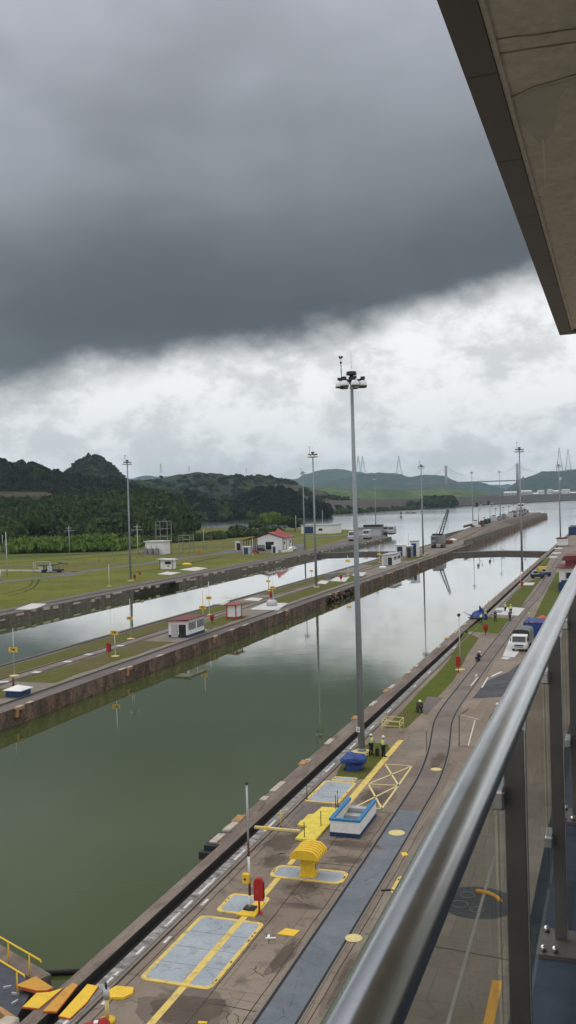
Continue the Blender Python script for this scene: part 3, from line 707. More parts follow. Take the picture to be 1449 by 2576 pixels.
# floor plates painted yellow
def plate(pts, label, mat='yellow', nm='floor_plate', h=.035):
    b = MB(); b.prism([tuple(p[:2]) for p in pts], 0, h); return tag(b.build(nm, mat), label, 'floor plate')
plate([(-16.05, 43.1), (-15.2, 43.1), (-15.1, 43.75), (-15.85, 43.8)], 'square yellow plate between the fan hatch and the track')
def disc(px, py, r, label):
    c = at(px, py); b = MB(); b.lathe([(r, 0), (r, .03), (r*.85, .04), (r*.84, .03)], (c.x, c.y, .008), 20); o = b.build('manhole_cover', 'yellow_pale' if r > .4 else 'yellow_line')
    return tag(o, label, 'manhole cover', 'yellow round covers along the track')
disc(890, 2361, .42, 'bright round cover right of the blue grey track bed'); disc(998, 2096, .52, 'pale round cover in the middle of the blue grey track bed'); disc(1097, 1936, .42, 'farthest round cover, where the track bends')
plate([at(1008, 2146), at(1022, 2145), at(1027, 2152), at(1013, 2155)], 'tiny yellow plate by a dark crack beside the track')
plate([(-21.3, 35.7), (-20.9, 35.45), (-20.3, 35.6), (-20.1, 36.1), (-20.3, 36.5), (-21.1, 36.4)], 'yellow lidded plate behind the small corner post', 'yellow', 'floor_plate', .1)
plate([at(500, 2570), at(522, 2572), at(520, 2576), at(498, 2576)], 'sliver of yellow plate at the bottom edge of the view')
# oval floor emblem under the glass
t = thing('floor_emblem', (-7.3, 49.3, 0), 'dark round emblem painted on the forecourt with white rings and an orange arc', 'painted emblem')
b = MB(); b.lathe([(2.0, 0), (2.0, .014)], (0, 0, 0), 28); b.build('emblem_disc', 'asphalt', t)
b = MB()
for cx, cy, r in ((-.8, -.5, .42), (.1, -.9, .34), (-.6, .75, .38)):
    P = [(cx+r*math.cos(a*math.pi/12), cy+r*math.sin(a*math.pi/12), .024) for a in range(25)]; b.tube(P, .022, 4, cap=False)
b.build('white_ring', 'grey', t)
b = MB(); b.tube([(1.3*math.cos(a*.12)-.1, 1.3*math.sin(a*.12), .03) for a in range(2, 15)], .14, 4); b.build('orange_arc', 'orange', t)
o = strip('orange_line', [(-5.0, 20), (-5.35, 41.5)], .42, .02, 'orange', PV)
strip('pale_line', [(-6.6, 25), (-7.2, 56)], .15, .02, 'pale_conc', PV)
strip('expansion_joint', [(-7.0, 33), (-12, 33)], .06, .012, 'slot', PV); strip('expansion_joint', [(-5.0, 43.5), (-12, 44.3)], .06, .012, 'slot', PV)

# near corner: gate walkway, plates, drum, post
t = thing('gate_walkway', (0, 0, 0), 'dark steel gate deck with yellow handrails leaving the near wall', 'gate walkway')
P0 = Vector((-24.05, 33.3, 0)); P1 = Vector((-24.9, 36.0, 0)); dv = Vector((-3.6, 1.65, 0)).normalized()
E0, E1 = P0+dv*14, P1+dv*14
b = MB(); b.prism([tuple(P0[:2]), tuple(E0[:2]), tuple(E1[:2]), tuple(P1[:2])], -1.0, -.15); b.build('deck', 'slate', t)
b = MB(); a, c = P1, E1; b.prism([(a.x, a.y), (c.x, c.y), (c.x+.3, c.y+.75), (a.x+.3, a.y+.75)], -1.0, -.05); b.build('upstream_beam', 'coping', t)
b = MB(); a, c = P0, E0; b.prism([(a.x, a.y-.28), (c.x, c.y-.28), (c.x, c.y), (a.x, a.y)], -2.2, -.08); b.build('rubbing_beam', 'chip', t)
def gate_rail(A, B_, n, par, top=1.05, mat='yellow', ov=.5):
    A, B_ = Vector(A), Vector(B_); b = MB(); u = (B_-A).normalized()
    b.tube([A-u*ov+Vector((0, 0, top-.08)), A-u*(ov-.08)+Vector((0, 0, top)), B_+Vector((0, 0, top))], .04, 8); b.build('top_rail', mat, par)
    for k in range(n):
        p = A.lerp(B_, k/(n-1)); b = MB(); b.tube([p, p+Vector((0, 0, top))], .035, 8); b.build('stanchion', mat, par)
        
gate_rail(at(75, 2458), at(75, 2458)+dv*9, 6, t, 1.05, 'yellow', 1.0)
gate_rail(at(44, 2503), at(44, 2503)+dv*9, 6, t, 1.05, 'yellow', .65)
for k, (x, y) in enumerate(((-25.2, 34.9), (-25.9, 35.3), (-24.8, 34.3), (-26.4, 35.0))):
    b = MB(); b.box((x, y, -.10), (.35, .08, .1), k*.7); b.build('deck_fitting', 'lightgrey', t)
def oplate(pts, label, mat, z=0.0, h=.05):
    t = thing('ramp_plate', (pts[0][0], pts[0][1], z), label, 'ramp plate', 'yellow ramp plates at the gate end')
    b = MB(); q = [(p[0]-pts[0][0], p[1]-pts[0][1]) for p in pts]; b.prism(q, 0.02, h); b.build('tread_plate', mat, t)
    cx = sum(p[0] for p in q)/len(q); cy = sum(p[1] for p in q)/len(q)
    b = MB(); b.prism([(cx+(p[0]-cx)*1.04, cy+(p[1]-cy)*1.03) for p in q], -.02, h-.012); b.build('primer_edge', 'orange_edge', t)
oplate([at(40, 2487), at(90, 2464), at(133, 2492), at(118, 2499), at(92, 2500)], 'orange plate lying on the gate deck behind the others', 'orange', .03, .12)
oplate([at(57, 2537), at(98, 2541), at(158, 2490), at(125, 2500), at(92, 2502)], 'flat yellow plate nearest the handrail posts', 'yellow', .02, .06)
oplate([at(108, 2548), at(143, 2549), at(196, 2482), at(183, 2477), at(165, 2490)], 'orange plate between the wall edge and the dark slot', 'orange', .025, .06)
oplate([at(148, 2560), at(176, 2566), at(218, 2526), at(247, 2485), at(220, 2480), at(175, 2530)], 'ragged yellow plate on the landward side of the slot', 'yellow', .01, .07)
b = MB(); b.tube([at(222, 2443, WL+.12), at(150, 2446, WL+.12), at(70, 2449, WL+.12), at(-60, 2470, WL+.12)], .13, 10); tag(b.build('black_hose', 'black'), 'black rubber hose floating from the wall behind the gate', 'hose')
t = thing('mooring_chock', (-23.75, 32.2, 0), 'pale chipped corner post at the bottom left edge', 'chock')
b = MB(); b.bb(-.35, .35, -.6, .5, -1, .35); b.build('chock_block', 'bluff', t, .12)
b = MB(); b.bb(-.38, .1, -.45, .3, -.6, .30); b.build('yellow_face', 'yellow_pale', t, .05)
t = thing('red_drum', tuple(at(238, 2592, .36)), 'glossy red drum lying on its side with a white sticker', 'drum')
b = MB(); b.lathe([(.30, -.55), (.36, -.53), (.36, .45), (.33, .55), (.2, .58)], (0, 0, 0), 20); o = b.build('drum_body', 'red', t); o.rotation_euler = (math.radians(82), 0, math.radians(-25))
b = MB(); b.lathe([(.28, -.02), (.28, .0)], (0, 0, 0), 20); o = b.build('drum_mouth', 'black', t); o.rotation_euler = (math.radians(82), 0, math.radians(-25)); o.location = Vector((-.24, -.50, -.07))
b = MB(); b.box((0, 0, 0), (.16, .24, .01)); o = b.build('sticker', 'white', t); o.location = (.08, -.02, .362); o.rotation_euler = (0, 0, .4)
t = thing('corner_post', tuple(at(270, 2570)), 'squat pipe post on a yellow base beside the red drum', 'post')
b = MB(); b.lathe([(.34, 0), (.34, .10), (.12, .16)], (0, 0, 0), 8); b.build('base', 'yellow', t)
b = MB(); b.tube([(0, 0, .1), (0, 0, .95)], .09, 10); b.build('lower_pipe', 'yellow_pale', t)
b = MB(); b.tube([(0, 0, .95), (0, 0, 1.35)], .13, 10); b.build('collar', 'lightgrey', t)
b = MB(); b.tube([(0, 0, 1.35), (-.02, 0, 1.6)], .05, 8); b.build('valve_stem', 'dark', t)
# dark fender at the end of the recess
t = thing('wall_fender', (-24.1, 54.2, -.3), 'dark stepped timber fender where the wall juts out', 'fender')
b = MB(); b.box((0, 0, 0), (.9, 1.6, .55)); b.box((-.2, -.9, -.3), (.9, .5, .5)); b.box((-.1, .9, .18), (.7, 1.0, .2)); b.build('timber_block', 'dark', t, .05)
b = MB(); b.box((.05, .2, .36), (.5, 1.5, .12)); b.box((.1, 2.0, .4), (.5, 1.2, .16)); b.build('chipped_cap', 'bluff', t, .04)

# ================================================================== CENTRE ISLAND
def centre_island():
    t = thing('lock_wall', (-69.5, 300, 0), 'long island wall between the two chambers with stained reddish faces', 'lock wall')
    t.location = (0, 0, 0)
    b = MB()
    for y0, y1 in ((-120, 198), (222, 366), (380, 900)): b.bb(-78.9, -60.3, y0, y1, -9, -.02)
    b.bb(-78.9, -63.2, 198, 222, -9, -.02); b.bb(-63.2, -60.3, 198, 222, -.45, -.02); b.bb(-77.6, -61.6, 366, 380, -9, -.02)
    b.build('wall_face', 'wall', t)
    b = MB(); b.bb(-78.95, -60.25, -120, 900, -.02, .012); b.build('top_slab', 'apron', t)
    r = random.Random(5); c = MB(); y = 60.0
    k = MB()
    while y < 420:
        d = r.uniform(.8, 2.6)
        c.box((-60.42, y, .03), (.5, d, .05)) if r.random() < .6 else None
        y += d+r.uniform(4, 13)
    c.build('chipped_edge', 'bluff', t)
    for y in (85.5, 109.5, 137.5, 172, 205.5, 226, 250, 262, 300, 330, 352):
        k.box((-60.2, y, -.12), (.42, 1.5, .3)); k.box((-60.15, y-.5, -.55), (.3, .5, .8))
    k.build('fender_block', 'chip', t)
    k = MB()
    for y in range(60, 420):
        for q in range(2): k.box((-60.28, y+r.random(), r.uniform(-1.6, -.15)), (r.uniform(.05, .16), r.uniform(.3, 1.3), r.uniform(.15, .6)), r.uniform(-.08, .08))
    k.build('rough_concrete', 'wall', t)
    k = MB()
    for y in (85.7, 109.8, 137.7, 172.2): k.box((-60.22, y, .05), (.5, 1.0, .06))
    k.build('fender_cap', 'bluff', t)
    isl = MB(); isl.bb(-76.9, -63.0, -100, 560, 0, .02); isl = struct('island_ground', isl, 'pave_grey')
    r = random.Random(9)
    for xa, xb, y0, y1, mt in ((-77.0, -72.6, 60, 185, 'grass_dry'), (-69.4, -64.0, 98, 131, 'grass_dry'), (-69.0, -64.2, 145, 163, 'grass_dry'), (-76.8, -72.8, 200, 262, 'grass_dry'), (-69.5, -64.2, 183, 252, 'grass_dry'), (-76.6, -72.5, 292, 330, 'grass_dry'), (-69.2, -64.5, 310, 345, 'grass_dry'), (-68.5, -64.6, 88, 94, 'grass_dry')):
        pts = []; n = 14
        for i in range(n): pts.append((xa+r.uniform(-.25, .35), y0+(y1-y0)*i/(n-1)))
        for i in range(n): pts.append((xb+r.uniform(-.35, .25), y1-(y1-y0)*i/(n-1)))
        tag(poly_sheet('grass', pts, .034, mt), kind='stuff')
    # paths and rails
    for xa, xb, mt in ((-71.7, -70.3, 'pave'), (-72.3, -71.9, 'slot'), (-70.2, -69.6, 'asphalt')):
        b = MB(); b.bb(xa, xb, -100, 430, .0, .042 if mt != 'slot' else .046); b.build('path_strip', mt, isl)
    b = MB()
    for y, x in ((93, -69.8), (97.5, -70.6), (104, -70.4), (112, -70.8), (118, -71.2), (126, -70.6)): b.box((x, y, .05), (1.1, 1.0, .02), r.uniform(-.4, .4))
    b.build('pale_slab', 'whitecon', isl)
    for x, lab, w_ in ((-62.5, 'dark rail along the right edge of the island', .42), (-77.75, 'dark rail along the left edge of the island', .5)):
        q = thing('towing_rail', (x, 0, 0), lab, 'rail')
        b = MB(); b.bb(-w_/2, w_/2, -100, 640, .0, .04); b.build('slot_strip', 'slot', q)
        b = MB(); b.bb(-w_/2-.12, -w_/2-.02, -100, 640, .0, .12); b.bb(w_/2+.02, w_/2+.10, -100, 640, 0, .07); b.build('railhead', 'rail', q)
    # pale floor slabs round the middle of the island
    def slab(pts, label, mat='whitecon'):
        b = MB(); b.prism([tuple(at(*p)[:2]) for p in pts], .03, .09); tag(b.build('floor_slab', mat), label, 'slab', 'pale slabs set in the island')
    slab([(628, 1534), (700, 1536), (724, 1518), (668, 1517)], 'large pale slab right of the red roofed kiosk')
    slab([(535, 1521), (562, 1522), (578, 1514), (548, 1512)], 'pale slab left of the red roofed kiosk')
    slab([(555, 1505), (588, 1507), (600, 1499), (570, 1498)], 'pale slab behind the red roofed kiosk')
    slab([(612, 1510), (650, 1513), (662, 1506), (632, 1504)], 'pale slab behind the large one')
    slab([(885, 1448), (912, 1450), (922, 1441), (898, 1440)], 'pale slab left of the far white hut')
    slab([(830, 1462), (868, 1464), (878, 1453), (846, 1452)], 'pale slab left of the tall mast')
    slab([(795, 1468), (820, 1470), (828, 1462), (808, 1461)], 'small pale slab beside the tall island mast')
    # raised approach platform beyond the gates
    b = MB()
    L0 = [(-78.8, 430, .02), (-78.8, 520, 2.6), (-78.8, 600, 4.2), (-78.8, 880, 4.2)]
    R0_ = [(-70.5, 430, .02), (-70.5, 520, 2.6), (-69.0, 600, 4.2), (-65.0, 880, 4.2)]
    vs = L0+R0_+[(p[0]-0.02, p[1], -.5) for p in L0]+[(p[0]+2.0, p[1], 0.0) for p in R0_]
    fs = []
    for i in range(3): fs += [(i, i+1, 5+i, 4+i), (8+i, 9+i, 1+i, i), (4+i, 5+i, 13+i, 12+i)]
    fs += [(3, 11, 15, 7)]
    b.add(vs, fs); o = b.build('raised_platform', 'coping', t, 0, False)
    b = MB(); b.bb(-64.4, -60.4, 430, 890, .01, 1.0); b.bb(-60.9, -60.3, 400, 896, .5, 2.4); b.build('approach_parapet', 'wallgrey', t)
    b = MB(); b.bb(-79.2, -78.7, 520, 880, 3.6, 4.9); b.bb(-79.2, -78.7, 450, 520, .5, 2.7); b.build('outer_kerb', 'apron', t)
    b = MB(); b.lathe([(9.4, -9), (9.4, 3.0)], (-69.6, 893, 0), 20); b.build('rounded_end', 'apron', t)
    b = MB()
    for y in range(470, 880, 17): b.box((-60.2, y, -.1), (.6, 1.1, 2.2))
    b.build('timber_fender', 'chip', t)
    for p0, p1, w_ in ((( -72, 430), (-71, 560), .8), ((-66.8, 440), (-66, 860), .5)):
        pass
    # brown sloping ramp between levels
    b = MB(); b.add([(-70.3, 470, .2), (-65.0, 440, .05), (-64.5, 640, 1.1), (-68.8, 600, 4.25), (-69.6, 540, 3.2)], [(0, 1, 2, 3, 4)]); b.build('ramp', 'coping', t, 0, False)
centre_island()

def left_bank():
    t = thing('lock_wall', (0, 0, 0), 'far side chamber wall with pale spalled patches below the field', 'lock wall')
    b = MB()
    for y0, y1 in ((60, 212), (238, 362), (376, 500)): b.bb(-119.5, -114.5, y0, y1, -9, .02)
    b.bb(-119.5, -116.8, 212, 238, -9, .02); b.bb(-116.8, -114.5, 212, 238, -.35, .02)
    b.bb(-119.5, -116, 362, 376, -9, .02); b.lathe([(5, -9), (5, .02)], (-119.4, 500, 0), 16)
    b.build('wall_face', 'wallgrey', t)
    r = random.Random(12); y = 120; c = MB()
    while y < 480:
        d = r.uniform(1.2, 4.5)
        if r.random() < .8: c.box((-114.4, y, r.uniform(-.9, -.1)), (.3, d, r.uniform(.2, .7)))
        y += d+r.uniform(.5, 5)
    c.build('spalled_patch', 'bluff', t)
    b = MB(); b.bb(-118.4, -114.5, 60, 500, 0.0, .035); b.build('top_slab', 'apron', t)
    q = thing('towing_rail', (-118.0, 0, 0), 'dark rail along the edge of the far field', 'rail')
    b = MB(); b.bb(-.3, .3, 60, 498, 0, .05); b.build('slot_strip', 'slot', q)
    b = MB(); b.bb(-.45, -.33, 60, 498, 0, .13); b.build('railhead', 'rail', q)
    # pier beyond the gate carries on past the shore
    land = [(-119.4, 40), (-119.4, 505), (-126, 540), (-150, 600), (-185, 640), (-215, 668), (-245, 690), (-290, 700), (-360, 760), (-900, 800), (-1600, 500), (-1600, -100), (-300, -100)]
    b = MB(); b.prism(land, -6, 0.0); struct('field', b, 'field')
    # worn strips, road, terraces (sheets a few mm up)
    isl = bpy.data.objects['field']
    poly_sheet('trackside_strip', [(-119.4, 60), (-119.4, 500), (-124, 500), (-122.5, 380), (-121.2, 60)], .012, 'road', isl)
    R_ = [at(*p) for p in ((-80, 1478), (0, 1464), (60, 1458), (135, 1450), (190, 1441), (260, 1431), (350, 1420), (450, 1406), (560, 1392), (640, 1384))]
    strip('field_road', R_, 5.6, .016, 'road', isl)
    strip('field_road', [at(*p) for p in ((100, 1442), (140, 1440), (180, 1440), (215, 1436), (150, 1450))], 6, .012, 'road', isl)
    strip('field_road', [at(*p) for p in ((560, 1392), (620, 1378), (700, 1360), (780, 1352), (860, 1346), (940, 1340))], 9, .014, 'road', isl)
    poly_sheet('yard', [at(*p) for p in ((560, 1386), (640, 1392), (760, 1386), (770, 1366), (640, 1376))], .02, 'road', isl)
    poly_sheet('pier_deck', [(-124, 380), (-119.4, 380), (-119.4, 503), (-127, 538), (-150, 596), (-140, 520)], .024, 'apron', isl)
    strip('ditch', [at(*p) for p in ((-60, 1424), (0, 1418), (150, 1408), (300, 1397), (420, 1384), (520, 1375))], 2.2, .02, 'ditch', isl)
    strip('ditch', [at(*p) for p in ((-60, 1405), (0, 1402), (150, 1398), (260, 1389), (330, 1383))], 3.0, .02, 'ditch', isl)
    poly_sheet('meadow', [at(*p) for p in ((-200, 1412), (0, 1410), (150, 1401), (330, 1386), (420, 1372), (420, 1352), (-200, 1372))], .010, 'field_green', isl)
    strip('tyre_track', [at(*p) for p in ((20, 1500), (60, 1490), (85, 1478), (96, 1466), (98, 1458))], .5, .018, 'ditch', isl)
    strip('tyre_track', [at(*p) for p in ((10, 1494), (50, 1484), (75, 1474), (82, 1464), (80, 1458))], .4, .018, 'ditch', isl)
    strip('bare_track', [at(*p) for p in ((330, 1440), (400, 1432), (470, 1418), (560, 1400))], 1.4, .018, 'ditch', isl)
    strip('bare_track', [at(*p) for p in ((395, 1414), (480, 1410), (560, 1402), (600, 1398))], 1.2, .018, 'road', isl)
    def slab(pts, label, mat='whitecon'):
        b = MB(); b.prism([tuple(at(*p)[:2]) for p in pts], .03, .12); tag(b.build('floor_slab', mat), label, 'slab', 'pale slabs beside the far lock wall')
    slab([(38, 1534), (85, 1534), (118, 1520), (80, 1519)], 'pale slab with a stump on it at the left edge of the picture')
    slab([(450, 1434), (490, 1437), (522, 1430), (492, 1427)], 'pale slab by the small kiosk with a sloping roof')
    slab([(395, 1445), (430, 1447), (455, 1441), (420, 1439)], 'pale slab left of the dark recess in the far wall')
left_bank()

# ---------------------------------------------------------------- lock gates
def gate(pts, label):
    t = thing('lock_gate', (0, 0, 0), label, 'lock gate', None)
    for i in range(len(pts)-1):
        a, c = Vector((*pts[i], 0)), Vector((*pts[i+1], 0)); d = (c-a).normalized(); q = Vector((-d.y, d.x, 0))
        b = MB(); b.prism([tuple((a-q*.9)[:2]), tuple((c-q*.9)[:2]), tuple((c+q*.9)[:2]), tuple((a+q*.9)[:2])], -8, -.75); b.build('gate_leaf', 'apron', t)
        b = MB(); b.prism([tuple((a-q*1.05)[:2]), tuple((c-q*1.05)[:2]), tuple((c-q*.55)[:2]), tuple((a-q*.55)[:2])], -.75, -.6); b.prism([tuple((a+q*.6)[:2]), tuple((c+q*.6)[:2]), tuple((c+q*1.0)[:2]), tuple((a+q*1.0)[:2])], -.75, -.5); b.build('walkway_edge', 'rail', t)
        b = MB(); n = int((c-a).length/1.8)
        for k in range(1, n):
            p = a.lerp(c, k/n)+q*.9; b.tube([p-Vector((0, 0, .5)), p+Vector((0, 0, .4))], .02, 4)
        b.tube([a+q*.9+Vector((0, 0, .4)), c+q*.9+Vector((0, 0, .4))], .02, 4); b.build('guard_rail', 'grey', t)
    m_ = Vector((*pts[len(pts)//2], 0)); b = MB(); b.box(m_+Vector((0, 0, -.25)), (1.6, 1.2, .8)); b.build('latch_housing', 'white', t)
    return t
gate([(-61.2, 365), (-42.1, 373.5), (-23.9, 365.5)], 'closed pair of gate leaves across the nearer chamber')
gate([(-117, 368), (-97.0, 376.5), (-77.6, 372)], 'closed pair of gate leaves across the farther chamber')

# ---------------------------------------------------------------- high masts
def high_mast(loc, h, label, rz=0.0, n=7, base=True, signs=False, r0=.33):
    t = thing('light_mast', loc, label, 'light mast', 'tall floodlight masts', rz)
    if base:
        b = MB(); b.box((0, 0, .14), (1.35, 1.35, .28)); b.build('footing', 'yellow_pale', t, .03)
    b = MB(); b.tube([(0, 0, .2), (0, 0, h*.5), (0, 0, h)], [r0, r0*.72, r0*.42], 12); b.build('shaft', 'galv', t)
    b = MB(); b.lathe([(r0*1.25, .28), (r0*1.25, .42), (r0, .5)], (0, 0, 0), 12); b.build('base_collar', 'galv', t)
    b = MB(); b.lathe([(.15, -.75), (.24, -.6), (.26, -.15), (.12, 0), (.42, .04), (.44, .10), (.40, .32), (.10, .37)], (0, 0, h), 8, False); b.build('head_housing', 'dark', t)
    ring = MB(); P = [(  .6*math.cos(a*math.pi/8), .6*math.sin(a*math.pi/8), h-.42) for a in range(17)]; ring.tube(P, .05, 5, cap=False)
    for k in range(n):
        a = 2*math.pi*k/n+.2; c, s_ = math.cos(a), math.sin(a)
        ring.tube([(c*.2, s_*.2, h-.40), (c*1.02, s_*1.02, h-.36)], .055, 5)
    ring.build('lamp_ring', 'dark', t)
    for k in range(n):
        a = 2*math.pi*k/n+.2; c, s_ = math.cos(a), math.sin(a); x, y = 1.0*c, 1.0*s_; zz = h-.36
        fl = MB(); fl.box((x, y, zz+.10), (.30, .24, .2), a); fl = fl.build('floodlight', 'dark', t)
        bo = MB(); bo.lathe([(.08, 0), (.20, -.03), (.30, -.14), (.35, -.34), (.36, -.46)], (x*.98, y*.98, zz-.10), 12); bo.build('bowl', 'bowl', fl)
        rm = MB(); rm.lathe([(.35, -.46), (.36, -.49), (.35, -.515)], (x*.98, y*.98, zz-.10), 12); rm.build('rim', 'dark', fl)
    b = MB(); b.tube([(0, 0, h+.55), (0, 0, h+1.9)], .018, 4); b.build('lightning_rod', 'lightgrey', t)
    b = MB(); b.tube([(-.75, -.35, h-.3), (-.78, -.35, h+1.1)], .035, 5); b.lathe([(.02, 0), (.09, .07), (.09, .15), (.02, .22)], (-.78, -.35, h+1.0), 8); b.box((-.88, -.35, h+1.55), (.12, .1, .22), 0, 1, Matrix.Rotation(-.5, 3, 'Y')); b.box((-.68, -.35, h+1.55), (.12, .1, .22), 0, 1, Matrix.Rotation(.5, 3, 'Y')); b.tube([(-.78, -.35, h+1.2), (-.78, -.35, h+1.46)], .02, 4); b.build('beacon', 'dark', t)
    if signs:
        b = MB(); b.box((-.02, -.40, 2.1), (.34, .03, .42)); o = b.build('number_plate', 'white', t)
        text('12', .26, 'dark', o, (-.02, -.425, 2.1), (math.pi/2, 0, 0))
    return t
def mast_at(px, py, top, label, **k):
    p = at(px, py); dep = p.dot(FW)
    h = (py-top)*dep/F_PX
    return high_mast(p, h, label, **k)
mast_at(910, 1897, 943, 'nearest and tallest mast, standing on a pale yellow footing beside two workers', rz=-.35, signs=True, r0=.29)
mast_at(1314, 1440, 1128, 'mast on the near bank beside the yellow bin', rz=.5, base=False)
mast_at(1410, 1352, 1170, 'farthest mast on the near bank, at the right edge of the view', rz=.2, base=False)
mast_at(796, 1478, 1140, 'mast in the middle of the island, left of the nearest mast', rz=.3)
mast_at(1065, 1398, 1171, 'mast on the island left of the crawler crane', rz=.8)
mast_at(1190, 1326, 1188, 'first mast on the raised approach platform, right of the crane', rz=.1, base=False)
mast_at(1259, 1310, 1186, 'second mast on the raised approach platform', rz=.6, base=False)
mast_at(1319, 1300, 1200, 'slim mast near the far end of the approach platform', rz=.6, base=False, r0=.3)
mast_at(329, 1462, 1160, 'mast in the field left of the small sloping roofed kiosk', rz=.9)
mast_at(767, 1385, 1188, 'mast behind the white building with the red roof', rz=.4, base=False)
mast_at(946, 1340, 1202, 'mast among the parked locomotives on the far pier', rz=.4, base=False)

# ---------------------------------------------------------------- marker poles with number boards
def marker(px, py, topy, signy, txt, label, mat='lightgrey', wd=.95):
    p = at(px, py, .03); dep = p.dot(FW); k = dep/F_PX
    t = thing('marker_pole', p, label, 'marker pole', 'slim marker poles with yellow boards')
    h = (py-topy)*k
    b = MB(); b.lathe([(.62, 0), (.62, .05), (.3, .08), (.2, .14)], (0, 0, 0), 10); b.build('footing', 'yellow_pale', t)
    b = MB(); b.tube([(0, 0, .1), (0, 0, h)], .075 if dep < 250 else .085, 6, .05); b.build('pole', mat, t)
    if txt is not None:
        z = (py-signy)*k
        b = MB(); b.box((0, -.12, z), (wd*1.1, .04, wd*.52), .0); o = b.build('number_board', 'yellow', t)
        if txt: text(txt, wd*.42, 'dark', o, (0, -.15, z), (math.pi/2, 0, 0))
    return t
marker(36, 1700, 1580, 1634, '740', 'pole with the board reading 740, nearest the left edge', wd=1.15)
marker(290, 1651, 1540, 1591, '740', 'pole beside the red cabinet left of the white hut', 'white', wd=1.1)
marker(329, 1607, 1506, 1555, '735', 'pole near the left edge of the island with its board low over the water', 'lightgrey', wd=1.0)
marker(512, 1585, 1486, 1528, '720', 'pole rising behind the white hut with the red roof', 'yellow_pale', wd=1.1)
marker(527, 1547, 1463, 1504, '725', 'pole between the white hut and the red roofed kiosk', 'white', wd=1.0)
marker(687, 1514, 1442, 1478, '710', 'pole behind the large pale slab with a red box beside it', 'white', wd=1.1)
marker(676, 1486, 1443, 1462, '', 'small pole at the water edge above the large pale slab', 'grey', wd=.95)
marker(784, 1452, 1430, 1436, '', 'short pole just left of the tall island mast', 'white', wd=.9)
marker(876, 1452, 1397, 1411, '', 'pole left of the nearest mast on the island', 'white', wd=1.2)
marker(955, 1415, 1370, 1394, '', 'pole behind the far white hut', 'white', wd=1.2)
marker(1158, 1685, 1550, 1570, None, 'pale pole with a camera head on the grass strip by the truck', 'lightgrey')
marker(275, 1475, 1420, 1430, None, 'plain white post in the far field', 'white')
marker(636, 1395, 1350, 1360, None, 'plain white post by the open shelter of the long white building', 'white')
marker(1029, 1395, 1340, 1350, None, 'thin post beside the blue doored cabinet on the island', 'grey')
marker(1310, 1470, 1415, 1420, None, 'banded post on the near bank by the yellow bin', 'white')
c = at(1158, 1685); 
t = thing('camera_head', (c.x, c.y, 6.5), 'dark camera box on top of the pale pole near the truck', 'camera')
b = MB(); b.box((0, -.1, .15), (.3, .6, .28)); b.build('housing', 'dark', t, .03); b = MB(); b.box((0, 0, -.05), (.12, .12, .2)); b.build('bracket', 'dark', t)

redcab(at(1153, 1692), 'red cabinet at the foot of the camera pole on the grass strip', 1.15, .1)
redcab(at(274, 1654), 'red cabinet on the island beside the pole marked 740', 1.2, .1)
redcab(at(682, 1512), 'red cabinet on the island behind the large pale slab', 1.1, .1)
redcab(at(352, 1452), 'small red cabinet at the foot of the field mast', 1.0, .1)
redcab(at(1313, 1482), 'faded red cabinet on the near bank below the yellow bin', 1.0, .1)
# red cone topped markers
def tub(p, label):
    t = thing('ring_holder', p, label, 'life ring holder', 'tapered red holders')
    b = MB(); b.lathe([(.05, .0), (.06, .5)], (0, 0, 0), 6); b.build('stem', 'dark', t)
    b = MB(); b.lathe([(.12, .5), (.42, 1.15), (.45, 1.45), (.3, 1.55)], (0, 0, 0), 10); b.build('red_bucket', 'red', t)
    b = MB(); b.lathe([(.42, 0), (.3, .12), (.1, .16)], (0, 0, 1.5), 10); b.build('lid', 'rust', t)
tub(at(1222, 1597), 'tapered red holder on the grass below the kneeling workers'); tub(at(534, 1570), 'tapered red holder between the white hut and the kiosk'); tub(at(339, 1460), 'red holder right of the field mast')
tub(at(858, 1463), 'red holder left of the nearest mast on the island')

